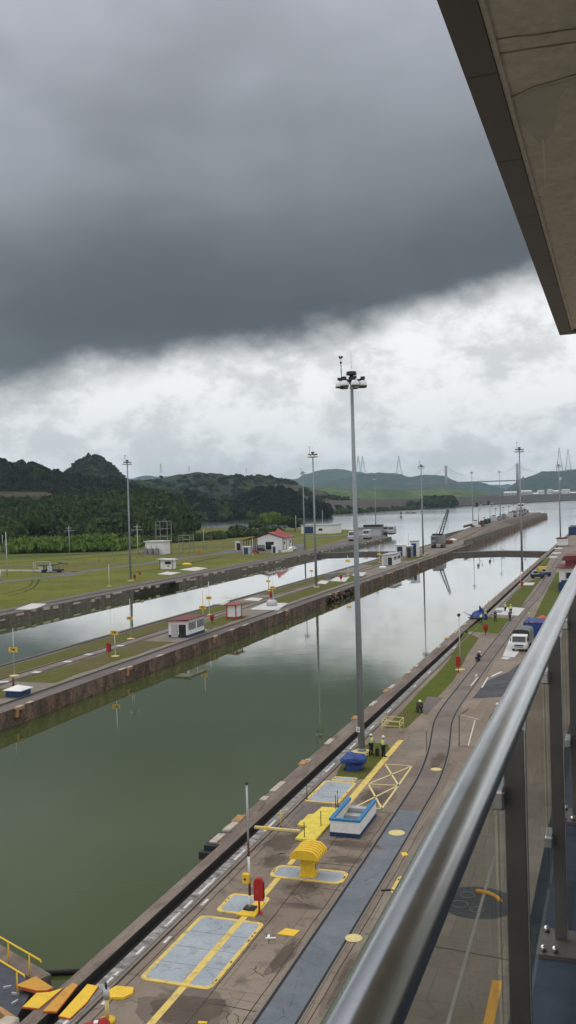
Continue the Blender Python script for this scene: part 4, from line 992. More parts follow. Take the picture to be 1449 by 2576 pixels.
# ---------------------------------------------------------------- buildings
def wall_panel(par, mat, c, d, name='wall'):
    b = MB(); b.box(c, d); return b.build(name, mat, par)
def hut(loc, w_, l_, h_, label, rz=0.0, roof='redroof', wins=2, lean=.35, base='navy', door=True, name='hut', pitch=.12, big=False):
    t = thing(name, loc, label, 'hut', None, rz)
    b = MB(); b.bb(-w_/2, w_/2, -l_/2, l_/2, .38, h_); b.build('wall', 'white', t)
    b = MB(); b.bb(-w_/2-.02, w_/2+.02, -l_/2-.02, l_/2+.02, 0, .40); b.build('plinth', base, t)
    b = MB(); ov = lean
    b.extr([(-w_/2-ov, h_-.02), (w_/2+ov, h_+pitch*w_), (w_/2+ov, h_+pitch*w_+.14), (-w_/2-ov, h_+.12)], (0, -l_/2-ov*1.4, 0), (1, 0, 0), (0, 0, 1), (0, 1, 0), l_+ov*2.8)
    b.bb(-w_/2+.03, w_/2-.03, -l_/2+.03, l_/2-.03, h_-.01, h_+pitch*w_*.8)
    b.build('roof', roof, t)
    # +x side windows (towards the eye) and -y door
    for k in range(wins):
        cy = -l_/2+l_*(k+.5)/wins; ww = l_/wins*(.84 if big else .72); hh = .48 if big else .36
        b = MB(); b.box((w_/2+.01, cy, h_*.66), (.06, ww, h_*hh)); f = b.build('window', 'lightgrey', t)
        b = MB()
        b.box((w_/2+.045, cy, h_*.66), (.03, ww-.16, h_*hh-.16)); b.build('pane', 'glassdark', f)
        b = MB()
        for q in range(1, 4): b.box((w_/2+.065, cy, h_*.66-h_*hh*.45+q*h_*hh*.22), (.012, ww-.16, .03))
        b.build('louvre', 'lightgrey', f)
    b = MB(); b.tube([(w_/2+ov*.9, -l_/2-ov, h_+pitch*w_-.02), (w_/2+ov*.9, l_/2+ov, h_+pitch*w_-.02)], .05, 6); b.tube([(w_/2+.06, l_/2-.15, h_+.0), (w_/2+.06, l_/2-.15, .3)], .04, 5); b.build('gutter', 'lightgrey', t)
    if door:
        b = MB(); b.box((w_*.22, -l_/2-.01, h_*.40), (w_*.36, .05, h_*.78)); b.build('doorway', 'glassdark', t)
        b = MB(); b.box((-w_*.18, -l_/2-.05, h_*.40), (w_*.34, .06, h_*.78)); d = b.build('door', 'lightgrey', t)
        b = MB(); b.box((-w_*.04, -l_/2-.10, h_*.38), (.05, .06, .2)); b.build('handle', 'dark', d)
    return t
hut((-65.5, 138.6, .03), 3.3, 6.4, 2.55, 'white hut with a thin red roof, two big windows and a grey door', 0.0, 'maroon', pitch=.05, big=True)
t = hut((-65.8, 159.3, .03), 1.7, 2.6, 2.5, 'narrow kiosk with red corner trims and a flat red roof', 0, 'redroof', 0, .45, 'redroof', False, 'kiosk', .02)
b = MB()
for x in (-.87, .87):
    for y in (-1.32, 1.32): b.box((x, y, 1.3), (.16, .16, 2.5))
b.build('corner_trim', 'red', t)
b = MB(); b.box((.87, .2, 1.35), (.04, 1.3, 2.0)); b.build('door', 'white', t)
hut((-68.0, 296, .03), 3.6, 11, 3.0, 'far white hut on the island with a pale roof and dark doorway', 0, 'lightgrey', 2, .4, 'white')
t = hut((-138.2, 279.5, 0), 4.4, 3.6, 3.2, 'small white kiosk in the field under a sloping pale roof', .15, 'lightgrey', 0, .7, 'white', False, 'kiosk', -.10)
b = MB(); b.box((.6, -1.83, 2.0), (2.0, .05, .9)); b.build('window', 'glassdark', t)
b = MB(); b.box((.7, -1.84, 1.0), (.6, .05, .35)); b.build('vent', 'dark', t)
b = MB(); b.box((-2.1, -1.82, 1.6), (.25, .08, 3.1)); b.box((2.1, -1.82, 1.6), (.2, .08, 3.1)); b.build('corner_trim', 'maroon', t)
b = MB(); b.lathe([(.9, 0), (.8, .6), (.5, .9), (.3, 1.0)], (0, 0, 0), 10); o = b.build('yellow_drum_heap', 'yellow'); o.location = at(470, 1422); o.scale = (2.2, 1, .8); tag(o, 'yellow covered heap right of the small field kiosk', 'covered heap')
# blue box with a white pyramid lid
t = thing('vent_box', tuple(at(46, 1750, .03)), 'low navy box with a white pyramid lid', 'vent box', None, .0)
b = MB(); b.bb(-.95, .95, -1.0, 1.0, 0, .72); b.build('case', 'navy', t)
b = MB(); b.add([(-1.15, -1.2, .72), (1.15, -1.2, .72), (1.15, 1.2, .72), (-1.15, 1.2, .72), (-1.15, -1.2, .80), (1.15, -1.2, .80), (1.15, 1.2, .80), (-1.15, 1.2, .80), (0, 0, 1.25)], [(0, 1, 5, 4), (1, 2, 6, 5), (2, 3, 7, 6), (3, 0, 4, 7), (4, 5, 8), (5, 6, 8), (6, 7, 8), (7, 4, 8), (3, 2, 1, 0)]); b.build('pyramid_lid', 'white', t)
b = MB(); b.tube([(0, 0, 0), (0, 0, 1.1)], .12, 8); o = b.build('bollard', 'rust'); o.location = at(34, 1728, .03); tag(o, 'rusty stub behind the navy box', 'bollard')

# long white building with the red roof and open shelter
t = thing('workshop', (-146.5, 382.5, 0), 'long white workshop with a red roof, dark doorway and open lean-to shelter', 'workshop', None, .10)
b = MB(); b.extr([(0, 0), (11.5, 0), (11.5, 5.0), (5.2, 7.0), (0, 5.2)], (0, 0, 0), (1, 0, 0), (0, 0, 1), (0, 1, 0), 17); b.build('wall', 'white', t)
b = MB()
b.extr([(-7.5, 3.9), (5.2, 7.35), (5.2, 7.6), (-7.5, 4.15)], (0, -.9, 0), (1, 0, 0), (0, 0, 1), (0, 1, 0), 19); b.build('lean_to_roof', 'maroon', t)
b = MB(); b.extr([(5.2, 7.35), (12.6, 4.95), (12.6, 5.15), (5.2, 7.6)], (0, -.9, 0), (1, 0, 0), (0, 0, 1), (0, 1, 0), 19)
b.add([(6.5, 6.9-.0, 7.15), (11.8, 5, 5.35), (11.8, 13, 5.35), (6.5, 11, 7.15), (6.9, 9, 9.2)], [(0, 1, 4), (1, 2, 4), (2, 3, 4), (3, 0, 4)]); b.build('red_roof', 'redroof', t)
b = MB()
for x in (-7.0, -3.6, -.6):
    for y in (-.5, 8, 16.5): b.tube([(x, y, 0), (x, y, 4+(x+7.5)*.27)], .14, 6)
b.build('shelter_post', 'dark', t)
b = MB(); b.box((5.6, -.03, 1.9), (3.6, .1, 3.4)); b.build('doorway', 'glassdark', t)
b = MB(); b.box((1.8, -.05, 1.2), (3.2, .1, 2.3)); b.build('block_screen', 'grey', t)
b = MB()
for x in (0.05, 11.5): b.box((x, -.04, 2.6), (.28, .14, 5.1))
for y in (5.6, 11.3, 16.9): b.box((11.54, y, 2.5), (.14, .3, 5.0))
b.build('dark_pilaster', 'dark', t)
for y in (2.6, 14): 
    b = MB(); b.box((11.52, y, 2.9), (.06, 2.0, 1.1)); w_ = b.build('window', 'glassdark', t)
def cabinet(p, s_, label, mat='white', door='navy', rz=0.1, hood=False):
    t = thing('equipment_cabinet', p, label, 'cabinet', 'white and blue equipment cabinets', rz)
    b = MB(); b.box((0, 0, s_[2]/2), s_); b.build('case', mat, t)
    b = MB(); b.box((-s_[0]*.05, -s_[1]/2-.02, s_[2]*.45), (s_[0]*.55, .05, s_[2]*.85)); b.build('door', door, t)
    b = MB(); b.box((0, 0, s_[2]+.08), (s_[0]*1.12, s_[1]*1.12, .16)); b.build('cap', 'white' if not hood else 'grey', t)
cabinet(at(692, 1391), (2.2, 2.2, 3.0), 'white cabinet with a navy door on the wall edge in front of the workshop')
cabinet(at(603, 1384), (3.2, 2.4, 3.6), 'rounded pale cabinet with a dark opening left of the workshop', 'white', 'glassdark')
cabinet(at(622, 1394), (3.0, 2.4, 3.0), 'teal and grey cabinet beside the workshop cars', 'lightgrey', 'navy')
cabinet(at(1009, 1399), (3.4, 4, 4.0), 'white cabinet with a navy door left of the grey one on the island')
cabinet(at(1031, 1403), (2.2, 2.6, 4.0), 'dark grey cabinet between the two white ones on the island', 'grey', 'dark')
cabinet(at(1044, 1400), (2.9, 3.2, 5.4), 'tallest cabinet with a blue door under a grey hood on the island', 'white', 'navy', .1, True)
b = MB(); b.box((0, 0, .4), (7, 1.2, .8)); o = b.build('white_barrier', 'white'); o.location = at(722, 1388); o.rotation_euler = (0, 0, 1.3); tag(o, 'low white barrier right of the navy doored cabinet by the workshop', 'barrier')
# depot with the blue door beyond the workshop
t = thing('depot', (-187, 566, 0), 'low white depot with a bright blue door near the far shore', 'depot', None, -.2)
b = MB(); b.bb(0, 22, 0, 12, 0, 5.2); b.build('wall', 'white', t)
b = MB(); b.bb(-.5, 22.5, -.5, 12.5, 5.2, 5.6); b.build('roof', 'lightgrey', t)
b = MB(); b.bb(2.4, 8.6, -.1, .1, .2, 4.4); b.build('door', 'navy', t)
b = MB(); b.bb(12.5, 15, -.08, .1, 1.8, 3.2); b.build('window', 'glassdark', t)
# low-roofed shed on the far pier
t = thing('pier_shed', (-131, 518, 0), 'pale shed with a dark roof parapet among the locomotives on the far pier', 'shed', None, .1)
b = MB(); b.bb(-8, 6, 0, 14, 0, 4.3); b.build('wall', 'lightgrey', t)
b = MB(); b.bb(-9, 6.6, -1, 15, 4.3, 4.7); b.build('roof', 'grey', t)
b = MB(); b.bb(-4, 6.2, 3, 13, 4.7, 6.0); b.build('dark_parapet', 'dark', t)
# substation
t = thing('substation', tuple(at(378, 1396)), 'white transformer house inside a fenced yard with steel frames', 'substation', None, .0)
b = MB(); b.box((.5, 6, 2.6), (8.5, 6, 5.2)); b.build('wall', 'white', t)
b = MB(); b.box((.5, 6, 5.4), (9.6, 7.2, .4)); b.build('roof', 'whitecon', t)
for x0, x1, y, h in ((-5.2, .2, 16, 13.5), (8.5, 13.5, 10, 7.5)):  # two portal frames
    b = MB()
    for x in (x0, x1): b.beam((x, y, 0), (x, y, h), .22); b.beam((x, y+4, 0), (x, y+4, h), .22)
    for x in (x0, x1): b.beam((x, y, h*.88), (x, y+4, h*.88), .18)
    for z in (h, h*.76, h*.52): b.beam((x0, y, z), (x1, y, z), .2); b.beam((x0, y+4, z), (x1, y+4, z), .2)
    b.build('steel_frame', 'grey', t)
b = MB()
for x in (-2.5, 0, 2.5): b.box((x, 1.2, 1.4), (1.3, 1.6, 2.4)); b.lathe([(.15, 0), (.15, 1.2)], (x, 1.2, 2.6), 6)
b.build('transformer', 'grey', t)
def fence(pts, h, label, sp=7.0):
    t = thing('chain_link_fence', (0, 0, 0), label, 'fence', 'chain link fences in the field')
    b = MB(); m_ = MB()
    for i in range(len(pts)-1):
        a, c = Vector((*pts[i][:2], 0)), Vector((*pts[i+1][:2], 0)); n = max(1, int((c-a).length/sp))
        for k in range(n+1):
            p = a.lerp(c, k/n); b = MB(); b.tube([p, p+Vector((0, 0, h))], .06, 4); b.build('fence_post', 'grey', t)
        for z in (.1, h*.5, h): m_.tube([a+Vector((0, 0, z)), c+Vector((0, 0, z))], .03, 4)
    m_.build('fence_wire', 'grey', t)
fence([at(360, 1404), at(432, 1398), at(520, 1386), at(600, 1376)], 2.4, 'fence running right from the transformer yard towards the workshop')
fence([at(360, 1404), at(250, 1414), at(170, 1424), at(108, 1434), at(40, 1438)], 2.2, 'fence running left from the transformer yard past the parked cart')
fence([at(360, 1404), at(348, 1392), at(430, 1380), at(600, 1364)], 2.4, 'back fence of the transformer yard')
# utility poles
def upole(px, py, top, label, arm=True):
    p = at(px, py); k = p.dot(FW)/F_PX; h = (py-top)*k
    t = thing('utility_pole', p, label, 'utility pole', 'utility poles in the field', .4)
    b = MB(); b.tube([(0, 0, 0), (0, 0, h)], .2, 6, .12); b.build('pole', 'lightgrey', t)
    if arm:
        b = MB(); b.beam((-2.2, 0, h-2), (2.2, 0, h-2), .16); b.beam((-1.5, 0, h-.8), (1.5, 0, h-.8), .14); b.build('crossarm', 'lightgrey', t)
upole(18, 1449, 1338, 'pole at the left edge of the field by the road', False); upole(175, 1391, 1324, 'pole with crossarms in front of the cane hedge'); upole(347, 1404, 1320, 'pole just left of the transformer house'); upole(513, 1382, 1330, 'pole between the transformer yard and the workshop', False)
upole(2, 1462, 1432, 'stubby white post at the left picture edge', False); upole(7, 1390, 1345, 'thin pole among the trees at the left edge', False)
upole(745, 1348, 1296, 'pole left of the depot with the blue door', False); upole(812, 1338, 1284, 'pole behind the depot', False)
for i, (p, ct, lab) in enumerate(((at(300, 1381), 0, ''),)): pass
t = thing('traffic_cone', tuple(at(503, 1396)), 'orange traffic cone in the far field', 'cone')
b = MB(); b.lathe([(.5, .05), (.45, .2), (.28, 1.2), (.12, 2.0)], (0, 0, 0), 10); b.build('cone_body', 'orange_edge', t); b = MB(); b.box((0, 0, .04), (1.1, 1.1, .08)); b.build('cone_base', 'orange_edge', t)

# ================================================================== PEOPLE
def skinned(name, pts, edges, radii, mat, parent, loc=(0, 0, 0), rot=0.0, sub=1, root=0, key=None):
    me = bpy.data.meshes.new(name); me.from_pydata(pts, edges, []); me.materials.append(M[mat])
    o = bpy.data.objects.new(name, me); C.objects.link(o); o.parent = parent
    o.modifiers.new('skin', 'SKIN')
    for i, r in enumerate(radii):
        sv = me.skin_vertices[0].data[i]; sv.radius = (r, r) if not isinstance(r, tuple) else r; sv.use_root = (i == root)
    s = o.modifiers.new('sub', 'SUBSURF'); s.levels = sub; s.render_levels = sub
    return o
def person(loc, label, rz=0.0, pose='stand', vest=True, hard='helmet', cat='person', k=1.0, arms='down'):
    t = thing('person', loc, label, cat, None, rz); t.scale = (k, k, k)
    # joints (facing -y). pose lowers the pelvis for a crouch
    if pose == 'stand':
        J = dict(pel=(0, 0, .94), hipL=(.10, 0, .90), hipR=(-.10, 0, .90), knL=(.12, -.03, .50), knR=(-.13, .02, .50), anL=(.13, .02, .09), anR=(-.15, .05, .09), toL=(.14, -.16, .04), toR=(-.18, -.12, .04),
                 wa=(0, 0, 1.10), ch=(0, -.01, 1.32), ne=(0, 0, 1.50), hd=(0, -.015, 1.62), tp=(0, 0, 1.72), shL=(.19, 0, 1.43), shR=(-.19, 0, 1.43))
    elif pose == 'bend':
        J = dict(pel=(0, .12, .88), hipL=(.10, .12, .85), hipR=(-.10, .12, .85), knL=(.14, 0, .48), knR=(-.14, .02, .48), anL=(.15, .06, .09), anR=(-.16, .08, .09), toL=(.16, -.12, .04), toR=(-.18, -.10, .04),
                 wa=(0, .02, 1.02), ch=(0, -.18, 1.17), ne=(0, -.32, 1.25), hd=(0, -.40, 1.30), tp=(0, -.46, 1.38), shL=(.19, -.24, 1.20), shR=(-.19, -.24, 1.20))
    else:
        J = dict(pel=(0, .18, .34), hipL=(.10, .16, .34), hipR=(-.10, .16, .34), knL=(.17, -.22, .50), knR=(-.16, -.20, .12), anL=(.16, -.08, .09), anR=(-.16, .22, .09), toL=(.17, -.26, .04), toR=(-.17, .36, .05),
                 wa=(0, .12, .52), ch=(0, -.02, .74), ne=(0, -.12, .88), hd=(0, -.18, .97), tp=(0, -.21, 1.07), shL=(.19, -.05, .84), shR=(-.19, -.05, .84))
    sL, sR = Vector(J['shL']), Vector(J['shR'])
    if pose == 'stand' and arms == 'down':
        eL, hL = sL+Vector((.06, .02, -.29)), sL+Vector((.04, -.10, -.54)); eR, hR = sR+Vector((-.07, .04, -.29)), sR+Vector((-.03, -.09, -.54))
    elif pose == 'stand':
        eL, hL = sL+Vector((.08, .0, -.28)), sL+Vector((-.06, -.24, -.26)); eR, hR = sR+Vector((-.08, .02, -.28)), sR+Vector((.05, -.23, -.32))
    else:
        eL, hL = sL+Vector((.05, -.14, -.24)), sL+Vector((-.02, -.30, -.44)); eR, hR = sR+Vector((-.05, -.16, -.22)), sR+Vector((.02, -.34, -.40))
    names = list(J); P = [J[n] for n in names]+[tuple(eL), tuple(hL), tuple(eR), tuple(hR)]; ix = {n: i for i, n in enumerate(names)}; q = len(names)
    ix.update(eL=q, hL=q+1, eR=q+2, hR=q+3)
    E_ = [('pel', 'hipL'), ('pel', 'hipR'), ('hipL', 'knL'), ('hipR', 'knR'), ('knL', 'anL'), ('knR', 'anR'), ('anL', 'toL'), ('anR', 'toR'), ('pel', 'wa'), ('wa', 'ch'), ('ch', 'ne'), ('ne', 'hd'), ('hd', 'tp'), ('ch', 'shL'), ('ch', 'shR'), ('shL', 'eL'), ('eL', 'hL'), ('shR', 'eR'), ('eR', 'hR')]
    E_ = [(ix[a], ix[b]) for a, b in E_]
    R = dict(pel=.13, hipL=.10, hipR=.10, knL=.065, knR=.065, anL=.045, anR=.045, toL=.04, toR=.04, wa=.12, ch=.14, ne=.055, hd=.095, tp=.07, shL=.075, shR=.075, eL=.045, hL=.032, eR=.045, hR=.032)
    order = sorted(ix, key=lambda n: ix[n]); radii = [R[n] for n in order]
    body = skinned('body', P, E_, radii, 'skin', t, sub=2)
    # hands: palm and five separate fingers each, rooted in the wrist
    hb = MB()
    for hp, ep, sd in ((hL, eL, 1), (hR, eR, -1)):
        d = (hp-ep).normalized(); sx = Vector((sd, 0, 0)); sx = (sx - d*sx.dot(d)).normalized(); up = d.cross(sx)
        pal = hp+d*.045; hb.tube([hp-d*.01, pal, pal+d*.045], [.03, .036, .034], 8)
        for f, (off, ln) in enumerate(((-.027, .062), (-.009, .072), (.009, .076), (.027, .066))):
            a = pal+d*.035+sx*off; hb.tube([a, a+d*ln*.55+up*.008, a+d*ln*.85+up*.03], [.0095, .009, .007], 6)
        a = pal-sx*.03*1; hb.tube([a, a-sx*.03+d*.025, a-sx*.035+d*.055], [.011, .010, .008], 6)
    hb.build('hands', 'skin', t)
    # trousers
    tr = ['pel', 'hipL', 'hipR', 'knL', 'knR', 'anL', 'anR']; ti = {n: i for i, n in enumerate(tr)}
    skinned('trousers', [P[ix[n]] for n in tr], [(ti['pel'], ti['hipL']), (ti['pel'], ti['hipR']), (ti['hipL'], ti['knL']), (ti['hipR'], ti['knR']), (ti['knL'], ti['anL']), (ti['knR'], ti['anR'])], [.155, .125, .125, .092, .092, .075, .075], 'trouser', t, sub=2)
    sh = ['wa', 'ch', 'shL', 'shR', 'eL', 'eR', 'hL', 'hR']; si = {n: i for i, n in enumerate(sh)}
    SP = [Vector(P[ix[n]]) for n in sh]; SP[6] = SP[4].lerp(SP[6], .85); SP[7] = SP[5].lerp(SP[7], .85)
    skinned('shirt', [tuple(p) for p in SP], [(0, 1), (1, 2), (1, 3), (2, 4), (3, 5), (4, 6), (5, 7)], [.145, .162, .095, .095, .062, .062, .05, .05], 'shirt' if vest else 'trouser', t, sub=2)
    if vest:
        vp = [P[ix['pel']], P[ix['wa']], P[ix['ch']], tuple(Vector(P[ix['ch']]).lerp(Vector(P[ix['ne']]), .5)), P[ix['shL']], P[ix['shR']]]
        vp[0] = tuple(Vector(vp[0]).lerp(Vector(vp[1]), .35))
        v = skinned('vest', vp, [(0, 1), (1, 2), (2, 3), (2, 4), (2, 5)], [.165, .172, .185, .12, .105, .105], 'vest', t, sub=2)
        a, c = Vector(P[ix['wa']]), Vector(P[ix['ch']]); b = MB(); d = (c-a).normalized()
        for u in (.1, .65):
            p = a.lerp(c, u); b.tube([p-d*.03, p+d*.03], [.195, .197], 12, cap=False)
        b.build('band', 'silver', v)
    b = MB()
    for n, m_ in (('anL', 'toL'), ('anR', 'toR')):
        A, B_ = Vector(P[ix[n]]), Vector(P[ix[m_]]); b.tube([A+(A-B_)*.25-Vector((0, 0, .03)), A, B_+(B_-A)*.2], [.045, .062, .05], 8)
    b.build('boots', 'black', t)
    # head details
    hd, tp, ne = Vector(P[ix['hd']]), Vector(P[ix['tp']]), Vector(P[ix['ne']]); u = (tp-hd).normalized()
    fw = Vector((0, -1, 0)); fw = (fw-u*fw.dot(u)).normalized(); sx = fw.cross(u)
    b = MB(); b.tube([hd+fw*.09, hd+fw*.122-u*.02], [.016, .02], 6)
    for s_ in (1, -1): b.tube([hd+sx*s_*.09-u*.01, hd+sx*s_*.112+u*.012], [.025, .02], 6)
    b.build('nose_and_ears', 'skin', t)
    b = MB()
    for s_ in (1, -1): b.tube([hd+fw*.088+sx*s_*.034+u*.025, hd+fw*.101+sx*s_*.034+u*.025], [.012, .010], 6)
    b.beam(hd+fw*.095-u*.052-sx*.025, hd+fw*.095-u*.052+sx*.025, .012); b.build('eyes_and_mouth', 'dark', t)
    if hard:
        b = MB(); c = hd+u*.045; b.tube([c, c+u*.06, c+u*.105, c+u*.135], [.128, .122, .09, .03], 14); b.tube([c-u*.002, c+u*.012], [.15, .135], 14); b.build('helmet', hard, t)
    else:
        b = MB(); c = hd+u*.03-fw*.015; b.tube([c, c+u*.06, c+u*.1], [.108, .1, .05], 12); b.build('hair', 'black', t)
    return t
person(at(934, 1899), 'worker standing beside the mast with a strapped vest, seen from the side', 1.2, 'stand', True, 'helmet', arms='front', k=.97)
person(at(965, 1904), 'worker in a bright yellow vest and dark trousers at the end of the yellow line', 2.6, 'stand', True, 'helmet', arms='front', k=.97)
t = thing('tool_bag', tuple(at(949, 1901)), 'black tool bag standing between the two workers by the mast', 'bag')
b = MB(); b.box((0, 0, .3), (.34, .3, .6), .2, .8); b.build('bag_body', 'black', t, .04); b = MB(); b.tube([(-.1, 0, .6), (-.1, 0, .72), (.1, 0, .72), (.1, 0, .6)], .02, 6); b.build('handle', 'black', t)
person(at(1055, 1792), 'crouching worker in a pale shirt at the near end of the grass strip', .6, 'crouch', False, 'helmet', k=1.1)
person(at(1203, 1663), 'crouching worker with a pale hat on the grass edge by the track', 2.0, 'crouch', False, 'helmet', k=1.1)
person(at(1210, 1568), 'worker in a yellow vest stooping in front of the blue tarpaulin', 3.0, 'bend', True, 'helmet')
person(at(1222, 1560), 'worker in a yellow vest standing behind the one who stoops', 2.0, 'stand', True, 'helmet')
person(at(1246, 1563), 'worker all in dark clothes at the left corner of the pale slab', .4, 'stand', False, None)
person(at(1283, 1562), 'worker in dark clothes at the near edge of the pale slab', -.4, 'stand', False, None)
person(at(1285, 1546), 'worker in a yellow vest at the far edge of the pale slab', .2, 'stand', True, 'helmet')
person(at(1271, 1540), 'worker on the grass behind the pale slab', .9, 'stand', True, 'helmet', k=.95)
person(at(1331, 1568), 'worker with a pale shirt left of the blue awning', 1.3, 'stand', True, 'helmet', k=.95)
person(at(1262, 1806), 'worker in a white helmet half hidden behind the handrail', -1.0, 'bend', True, 'helmet')

# pale slab, blue tarp on the wall, awning, bundles
t = thing('deck_slab', (0, 0, 0), 'big pale slab beside the track where dark-clothed workers stand', 'slab')
b = MB(); b.prism([tuple(at(*p)[:2]) for p in ((1239, 1547), (1262, 1549), (1304, 1551), (1320, 1533), (1290, 1530), (1250, 1532))], .0, .22); b.build('slab_body', 'whitecon', t)
b = MB(); b.box(tuple(at(1252, 1538, .28)), (1.4, 3, .12)); b.build('dark_plate', 'grey', t)
t = thing('tarpaulin_sheet', tuple(at(1208, 1556)), 'rumpled blue tarpaulin hung over the edge of the near wall', 'tarpaulin'); t.scale = (.72, .72, .72)
r = random.Random(4)
def crumple(n, m_, fn, amp, seed):
    vs = []; fs = []
    for i in range(n):
        for j in range(m_):
            p = fn(i/(n-1), j/(m_-1)); d = noise.noise_vector(p*1.3+Vector((seed, 0, 0)))*amp; vs.append(tuple(p+d))
    for i in range(n-1):
        for j in range(m_-1): fs.append((i*m_+j, i*m_+j+1, (i+1)*m_+j+1, (i+1)*m_+j))
    return vs, fs
b = MB(); vs, fs = crumple(12, 12, lambda u, v: Vector((-2.6+4.4*u, -2.0+4.0*v, .2+1.5*math.sin(math.pi*u)*(.4+.6*v))), .55, 2.0); b.add(vs, fs)
vs, fs = crumple(6, 6, lambda u, v: Vector((-.4+1.2*u, .5+.4*v, .5+2.4*v*(1-u*.4))), .3, 5.0); b.add(vs, fs)
vs, fs = crumple(6, 6, lambda u, v: Vector((-2.0-1.8*v, -.5+.8*u, .6+.9*v)), .3, 8.0); b.add(vs, fs)
o = b.build('sheet', 'tarp', t, 0, False); sm = o.modifiers.new('th', 'SOLIDIFY'); sm.thickness = .05
t = thing('covered_pump', (-19.8, 71.3, 0), 'machine wrapped in a blue tarpaulin beside the narrow hatch', 'covered machine', None, .1)
b = MB()
vs = []; fs = []; n_, m_ = 20, 11
for i in range(m_):
    v = i/(m_-1)*math.pi
    for j in range(n_):
        a = 2*math.pi*j/n_; rr = math.sin(v)**.45 if 0 < v < math.pi else 0
        x = 1.02*rr*abs(math.cos(a))**.5*(1 if math.cos(a) > 0 else -1); y = .75*rr*abs(math.sin(a))**.5*(1 if math.sin(a) > 0 else -1); z = .84+.34*math.cos(v)-.12*abs(x)
        d = noise.noise_vector(Vector((x, y, z))*1.9)*.20+noise.noise_vector(Vector((x, y, z))*6)*.08
        vs.append((x+d.x, y+d.y, max(.3, z+d.z)))
for i in range(m_-1):
    for j in range(n_): fs.append((i*n_+j, i*n_+(j+1) % n_, (i+1)*n_+(j+1) % n_, (i+1)*n_+j))
b.add(vs, fs, False); b.build('blue_cover', 'tarp', t)
b = MB(); b.box((.05, 0, .28), (1.3, 1.0, .56), 0, .95); b.build('lower_wrap', 'tarp', t, .05)
b = MB(); b.tube([(-.62, -.5, .1), (-.62, .5, .1)], .12, 8); b.tube([(.62, -.5, .1), (.62, .5, .1)], .12, 8); b.build('skid', 'dark', t)
t = thing('blue_awning', tuple(at(1348, 1602)), 'blue tarpaulin shelter beside the truck, half behind the handrail', 'shelter'); t.scale = (.85, .85, .8)
b = MB()
vs, fs = crumple(10, 8, lambda u, v: Vector((-1.9+4.4*u, -1.6, .2+2.6*v)), .12, 3.0); b.add(vs, fs)
vs, fs = crumple(8, 8, lambda u, v: Vector((-1.9, -1.6+5*u, .2+2.6*v)), .12, 6.0); b.add(vs, fs)
vs, fs = crumple(8, 8, lambda u, v: Vector((-1.9+4.4*u, -1.6+5*v, 2.8+.2*math.sin(u*5))), .12, 9.0); b.add(vs, fs)
o = b.build('sheet', 'tarp', t, 0, False); sm = o.modifiers.new('th', 'SOLIDIFY'); sm.thickness = .04
b = MB()
for x in (-1.8, 2.4):
    for y in (-1.5, 3.3): b.tube([(x, y, 0), (x, y, 2.9)], .04, 6)
b.build('tent_pole', 'lightgrey', t)
b = MB(); vs, fs = crumple(7, 7, lambda u, v: Vector((-1.4+2.4*u, -1+2*v, 1.0+.8*math.sin(math.pi*u)*math.sin(math.pi*v))), .2, 1.5); b.add(vs, fs); b.box((-.2, 0, .5), (2.2, 1.8, 1.1)); o = b.build('covered_crates', 'orange_edge'); o.location = at(1368, 1575); tag(o, 'crates under a reddish cover behind the blue awning', 'covered crates')
t = thing('guard_frame', tuple(at(988, 1836)), 'low yellow tubular guard frame at the foot of the grass strip', 'guard frame')
b = MB()
pts = [(-.75, -.9), (.85, -.9), (.85, .7), (-.75, .7)]
for x, y in pts: b.tube([(x, y, 0), (x, y, 1.0)], .045, 6)
b.build('upright', 'yellow_pale', t)
b = MB()
for z in (.55, 1.0): b.tube([(*p, z) for p in pts+[pts[0]]], .04, 6)
b.build('rail', 'yellow_pale', t)

